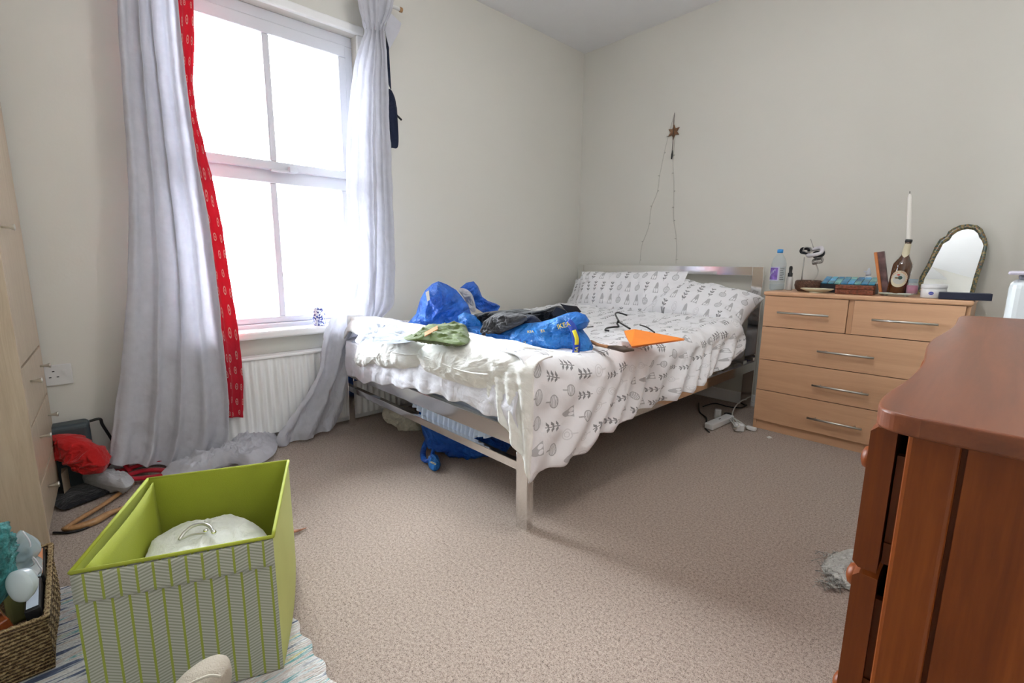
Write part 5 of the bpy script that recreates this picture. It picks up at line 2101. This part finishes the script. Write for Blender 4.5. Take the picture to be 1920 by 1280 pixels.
puff(m, [(968, 604), (975, 592), (992, 590), (1006, 596), (1012, 606), (995, 612), (976, 614)], ab=((-1.7, 1.52), (-1.4, 1.60)), tf=0.05, tb=0.05, amp=0.01, sc=14, crease=0.02, n=120, rings=24, seed=11)
tag(build('navy_garment', m, M_navycl, smooth=True), 'navy blue garment bunched between the black clothes', 'clothes')
# black card folder corners
fo = thing('black_folder', 'black folded card flaps sticking up from the front blue bag', 'folder', (-1.5, 1.95, BT))
d_ = Vector((CF.x, CF.y, 0)).normalized()*0.004
build('flap', MB().prism([onv(x, y, (-1.45, 1.66, BT)) for x, y in ((1034, 588), (1043, 575), (1061, 582), (1066, 592), (1050, 600))], d_), M_black, fo)
build('flap', MB().prism([onv(x, y, (-1.40, 1.70, BT)) for x, y in ((1050, 569), (1062, 572), (1082, 574), (1090, 584), (1080, 592), (1066, 588))], d_), M_black, fo)


# orange folder, folded
of = thing('orange_folder', 'bright orange plastic folder folded on the duvet', 'folder', tuple(onz(1220, 635, BT)))
Z0 = BT+0.012
P = [onz(1169, 623, Z0+0.03), onz(1200, 621, Z0+0.045), onz(1283, 636, Z0+0.006), onz(1240, 641, Z0+0.004), onz(1186, 652, Z0+0.002), onz(1178, 648, Z0+0.005)]
build('upper_leaf', MB().prism([onz(1170, 621, Z0+0.045), onz(1190, 618, Z0+0.055), onz(1284, 636, Z0+0.018), onz(1184, 650, Z0+0.018)], (0, 0, 0.003)), M_orange, of)
build('lower_leaf', MB().prism([onz(1174, 628, Z0+0.016), onz(1283, 638, Z0+0.006), onz(1186, 652, Z0+0.004)], (0, 0, 0.003)), M_orange, of)
build('spine', MB().prism([onz(1170, 622, Z0+0.045), onz(1184, 650, Z0+0.018), onz(1186, 653, Z0+0.004), onz(1173, 630, Z0+0.014)], (0.002, -0.002, 0)), M_orange, of)


def wire(name, P, r, label, cat, mt_=M_black, z=None):
    pts = [onz(x, y, BT+zz) for x, y, zz in P]
    return tag(build(name, MB().tube(spline(pts, 60), r, 8), mt_, smooth=True), label, cat)


wire('clothes_hanger', [(1176, 591, .05), (1160, 586, .065), (1154, 588, .06), (1157, 596, .05), (1160, 602, .045), (1157, 606, .03), (1160, 612, .025), (1150, 613, .02), (1138, 615, .02), (1135, 619, .018), (1142, 620, .018)], 0.005,
     'black plastic clothes hanger with its hook up, on the duvet left of the orange folder', 'hanger')
wire('clothes_hanger', [(1158, 602, .03), (1166, 607, .028), (1181, 616, .024)], 0.005, 'black hanger arm lying above the orange folder', 'hanger')
wire('hanger_wire', [(1200, 609, .035), (1212, 613, .04), (1220, 618, .035), (1227, 623, .03)], 0.004, 'dark hanger hook behind the orange folder', 'hanger')
wire('thin_black_cord', [(1095, 612, .03), (1102, 613, .03), (1112, 612, .028)], 0.003, 'short dark wire end right of the front blue bag', 'wire')
be = thing('leather_strap', 'narrow brown leather strap lying between the blue bag and the orange folder', 'strap', tuple(onz(1150, 650, BT)))
m = MB().tube([onz(x, y, BT+0.022) for x, y in ((1108, 640), (1120, 646), (1140, 650))], 0.007, 8, flat=1.6)
build('tan_end', m, M_tan, be, smooth=True)
m = MB().tube([onz(x, y, BT+z) for x, y, z in ((1138, 650, .02), (1155, 652, .02), (1170, 655, .022), (1188, 656, .018))], [0.006, 0.011, 0.013, 0.004], 8, flat=1.6)
build('dark_end', m, M_leather, be, smooth=True)

# ================================================================== UNDER THE BED
b3 = thing('blue_shopping_bag', 'blue woven plastic bag on the carpet under the foot of the bed', 'bag', (-1.8, 1.5, 0))
m = MB()
puff(m, [(786, 770), (830, 772), (900, 800), (960, 830), (950, 846), (920, 856), (885, 862), (850, 850), (826, 832), (800, 826), (793, 806)], (-1.78, 1.62, 0.1), tf=0.16, tb=0.2, amp=0.016, sc=9, crease=0.03, sharp=True, zmin=0.003, n=180, rings=36, seed=13)
build('bag_body', m, M_bag, b3, smooth=True)
hp = [onz(x, y, z) for x, y, z in ((812, 806, 0.08), (800, 826, 0.05), (793, 848, 0.02), (796, 862, 0.012), (806, 862, 0.03), (812, 846, 0.04), (814, 830, 0.06), (840, 812, 0.09), (862, 800, 0.11))]
build('handle', MB().tube(spline(hp, 60), 0.010, 8, flat=1.5), M_bag, b3, smooth=True)
m = MB()
puff(m, [(802, 862), (812, 857), (822, 860), (826, 870), (822, 879), (812, 880), (804, 874)], z=0.015, tf=0.03, tb=0.012, amp=0.008, sc=30, crease=0.012, zmin=0.002, n=60, rings=12, seed=14)
build('handle_knot', m, M_bag2, b3, smooth=True)
m = MB()
text_mb(m, 'IKEA', 0.022, lambda a, b_: onz(812, 868, 0.052)+Vector((a, b_*0.9, 0)))
build('yellow_lettering', m, M_yellow, b3)
m = MB()
puff(m, [(718, 768), (740, 762), (770, 768), (790, 790), (795, 806), (770, 810), (752, 811), (744, 796), (722, 786)], (-2.28, 1.55, 0.08), tf=0.07, tb=0.12, amp=0.012, sc=10, crease=0.026, cs=14, zmin=0.003, n=150, rings=28, seed=15)
tag(build('cream_cloth_bag', m, M_cream, smooth=True), 'crumpled cream cloth bag on the carpet under the bed', 'bag')

# cables and adapter beside the chest
ad = thing('extension_block', 'white extension block on the carpet under the bed edge', 'extension lead', tuple(onz(1348, 795, 0)))
a0, a1 = onz(1328, 806, 0), onz(1368, 788, 0)
e = (a1-a0).normalized()
R = rot(e, (-e.y, e.x, 0))
build('block', MB().box((a0+a1)/2+Vector((0, 0, 0.022)), ((a1-a0).length, 0.055, 0.038), rot=R), M_socket, ad, bevel=0.006, seg=3)
build('socket_holes', MB().box((a0+a1)/2+Vector((0, 0, 0.0415)), (0.02, 0.006, 0.001), rot=R), M_black, ad)
tag(build('adapter', MB().box(onz(1335, 790, 0)+Vector((0.0, 0.08, 0.035)), (0.04, 0.03, 0.065), 0.3), M_socket, bevel=0.008), 'white plug adapter standing behind the extension block', 'plug')
tag(build('black_plug', MB().lathe([(0.030, 0), (0.032, 0.01), (0.024, 0.03), (0, 0.034)], onz(1365, 783, 0.0), 20), M_black, smooth=True), 'round black plug between the cables under the bed', 'plug')
pg = thing('plug', 'white three-pin plug lying on the carpet by the chest corner', 'plug', tuple(onz(1385, 808, 0)))
c = onz(1385, 808, 0)
build('plug_body', MB().box(c+Vector((0, 0, 0.026)), (0.055, 0.05, 0.048), 0.5), M_socket, pg, bevel=0.010, seg=3)
build('pins', MB().box(c+Vector((-0.01, -0.034, 0.026)), (0.02, 0.02, 0.008), 0.5), M_brushed, pg)
tag(build('usb_adapter', MB().box(onz(1408, 807, 0)+Vector((0.0, 0, 0.014)), (0.06, 0.03, 0.024), -0.1), M_socket, bevel=0.008, seg=3), 'small white adapter beside the three-pin plug at the chest corner', 'plug')


def cable(P, r, mt_, label, z=0.006):
    return tag(build('cable', MB().tube(spline([onz(x, y, zz) for x, y, zz in P], 80), r, 6), mt_, smooth=True), label, 'cable')


cable([(1412, 753, .05), (1396, 749, .06), (1382, 758, .06), (1374, 772, .04), (1374, 786, .02), (1380, 798, .03)], 0.0045, M_cable_w, 'white cable arching from behind the chest to the plug')
cable([(1362, 779, .02), (1372, 790, .03), (1380, 800, .04), (1386, 797, .05), (1378, 786, .04), (1368, 778, .03), (1380, 786, .02), (1395, 796, .012), (1402, 804, .02)], 0.004, M_cable_w, 'tangle of white cable loops on top of the plug')
cable([(1310, 755, .01), (1312, 772, .006), (1325, 784, .006), (1322, 800, .006), (1330, 810, .006)], 0.004, M_black, 'black cable curving to the left of the extension block')
cable([(1318, 762, .006), (1340, 756, .006), (1365, 762, .006), (1390, 764, .006), (1402, 756, .03)], 0.004, M_black, 'black cable lying behind the extension block')
tag(build('paper_scrap', MB().prism([onz(1437, 819, 0.003), onz(1443, 817, 0.006), onz(1448, 821, 0.003), onz(1441, 822, 0.002)], (0, 0, 0.001)), M_paper), 'tiny white paper scrap on the carpet in front of the chest', 'paper')
tw = MB().tube([onz(x, y, z) for x, y, z in ((526, 1003, 0.006), (545, 997, 0.010), (560, 994, 0.008), (575, 989, 0.004))], [0.003, 0.0055, 0.004, 0.001], 6, flat=1.6)
tag(build('dry_leaf', tw, mat('dry_leaf_brown', (0.36, 0.17, 0.10), 0.8, var=0.4, vscale=60)), 'thin curled brown leaf on the carpet right of the green box', 'leaf')

# ================================================================== LEFT CORNER CLUTTER
su = thing('dark_suitcase', 'dark grey-green hard case standing in the corner against the wall', 'suitcase', (-2.70, -0.05, 0))
m = MB().bb((-2.785, -0.33, 0.004), (-2.69, -0.005, 0.295))
build('shell', m, M_case, su, bevel=0.02, seg=4)
hd = spline([(-2.74, -0.005, 0.285), (-2.74, 0.03, 0.288), (-2.74, 0.036, 0.26), (-2.745, 0.055, 0.20), (-2.745, 0.07, 0.15), (-2.745, 0.075, 0.13)], 30)
build('telescopic_handle', MB().tube(hd, 0.006, 8), M_black, su, smooth=True)
build('wheel', MB().lathe([(0.0, -0.012), (0.02, -0.010), (0.02, 0.010), (0, 0.012)], (-2.745, 0.078, 0.118), 16, R=Matrix.Rotation(PI/2, 3, 'X')), M_black, su, smooth=True)
rbk = thing('red_bag', 'red cloth bag with long straps heaped on the floor beside the wardrobe', 'bag', (-2.55, 0.0, 0.05))
m = MB()
puff(m, [(100, 812), (130, 816), (158, 828), (180, 842), (192, 858), (198, 872), (192, 886), (170, 888), (150, 876), (120, 858), (100, 850)], (-2.60, -0.01, 0.12), tf=0.045, tb=0.07, amp=0.012, sc=10, crease=0.022, cs=14, sharp=True, zmin=0.03, xmin=-2.79, n=180, rings=34, seed=16)
build('bag_body', m, M_red, rbk, smooth=True)


def fstrap(P, r=0.012):
    return MB().tube(spline([onz(x, y, z) for x, y, z in P], 50), r, 8, flat=2.0)


for P in ([(190, 884, .03), (205, 868, .07), (216, 856, .11), (230, 858, .10), (236, 872, .06), (245, 884, .03)],
          [(196, 884, .035), (225, 882, .04), (262, 872, .045), (304, 862, .05), (306, 870, .03)],
          [(200, 890, .03), (230, 892, .03), (270, 882, .03), (310, 882, .03), (326, 890, .02)],
          [(205, 893, .025), (250, 897, .025), (290, 893, .025), (328, 886, .02)]):
    build('strap', fstrap(P, 0.009), M_redstrap, rbk, smooth=True)
m = MB()
puff(m, [(112, 862), (135, 862), (170, 886), (210, 888), (250, 898), (242, 912), (222, 914), (180, 904), (145, 892), (118, 880)], z=0.05, tf=0.03, tb=0.045, amp=0.010, sc=10, crease=0.018, cs=16, zmin=0.004, n=160, rings=26, seed=17)
tag(build('grey_garment', m, M_greyfab, smooth=True), 'pale grey garment lying under the red bag', 'clothes')
m = MB()
puff(m, [(112, 915), (150, 900), (190, 905), (215, 915), (190, 930), (150, 945), (118, 955), (100, 940)], z=0.012, tf=0.016, tb=0.008, amp=0.004, sc=14, zmin=0.003, n=80, rings=10, seed=18)
tag(build('black_flat_bag', m, M_blackcl, smooth=True), 'flat black fabric case on the carpet below the grey garment', 'bag')
hw = thing('wooden_hanger', 'varnished wooden coat hanger lying on the carpet behind the green box', 'hanger', tuple(onz(170, 950, 0)))
build('shoulder_bar', MB().tube(spline([onz(x, y, 0.018) for x, y in ((120, 992), (150, 972), (190, 948), (222, 926), (248, 906))], 30), [0.008]*30, 8, flat=1.3), M_hangwood, hw, smooth=True)
build('lower_bar', MB().tube(spline([onz(x, y, 0.014) for x, y in ((120, 992), (150, 986), (180, 976), (205, 962), (235, 950))], 30), [0.006+0.007*math.sin(PI*i/29) for i in range(30)], 8, flat=1.3), M_hangwood, hw, smooth=True)
build('metal_hook', MB().tube(spline([onz(x, y, 0.008) for x, y in ((195, 945), (197, 952), (196, 958))], 10), 0.002, 6), M_steel, hw, smooth=True)
cable([(100, 998, .006), (130, 998, .006), (160, 990, .006), (185, 976, .006), (205, 966, .006), (225, 950, .006)], 0.004, M_black, 'thin black cable curving around the wooden hanger')
tag(build('wooden_offcut', MB().prism([onz(x, y, 0.003) for x, y in ((122, 920), (122, 935), (134, 922), (130, 905))], (0, 0, 0.11)), M_oak), 'short pale wooden board standing at the foot of the wardrobe', 'board')

# ================================================================== ADDED FILL LAMP
lx, ly = -0.65, 1.4
build('fill_rose', MB().lathe([(0.005, -0.36), (0.005, -0.02), (0.05, -0.02), (0.05, 0.0)], (lx, ly, CEIL), 24), M_white, cl, smooth=True)
m, nt, b = new_mat('fill_lamp_glow')  # glow of the made-up pendant that fills the room with light
b.inputs['Base Color'].default_value = (0.9, 0.9, 0.88, 1)
b.inputs['Emission Color'].default_value = (1.0, 0.98, 0.97, 1)
b.inputs['Emission Strength'].default_value = FILL_LIGHT
M_glow = m
build('fill_shade', MB().lathe([(0.0, -0.15), (0.07, -0.14), (0.12, -0.10), (0.15, -0.04), (0.15, 0.0), (0.12, 0.06), (0.07, 0.10), (0.0, 0.11)], (lx, ly, CEIL-0.42), 32), M_glow, cl, smooth=True)
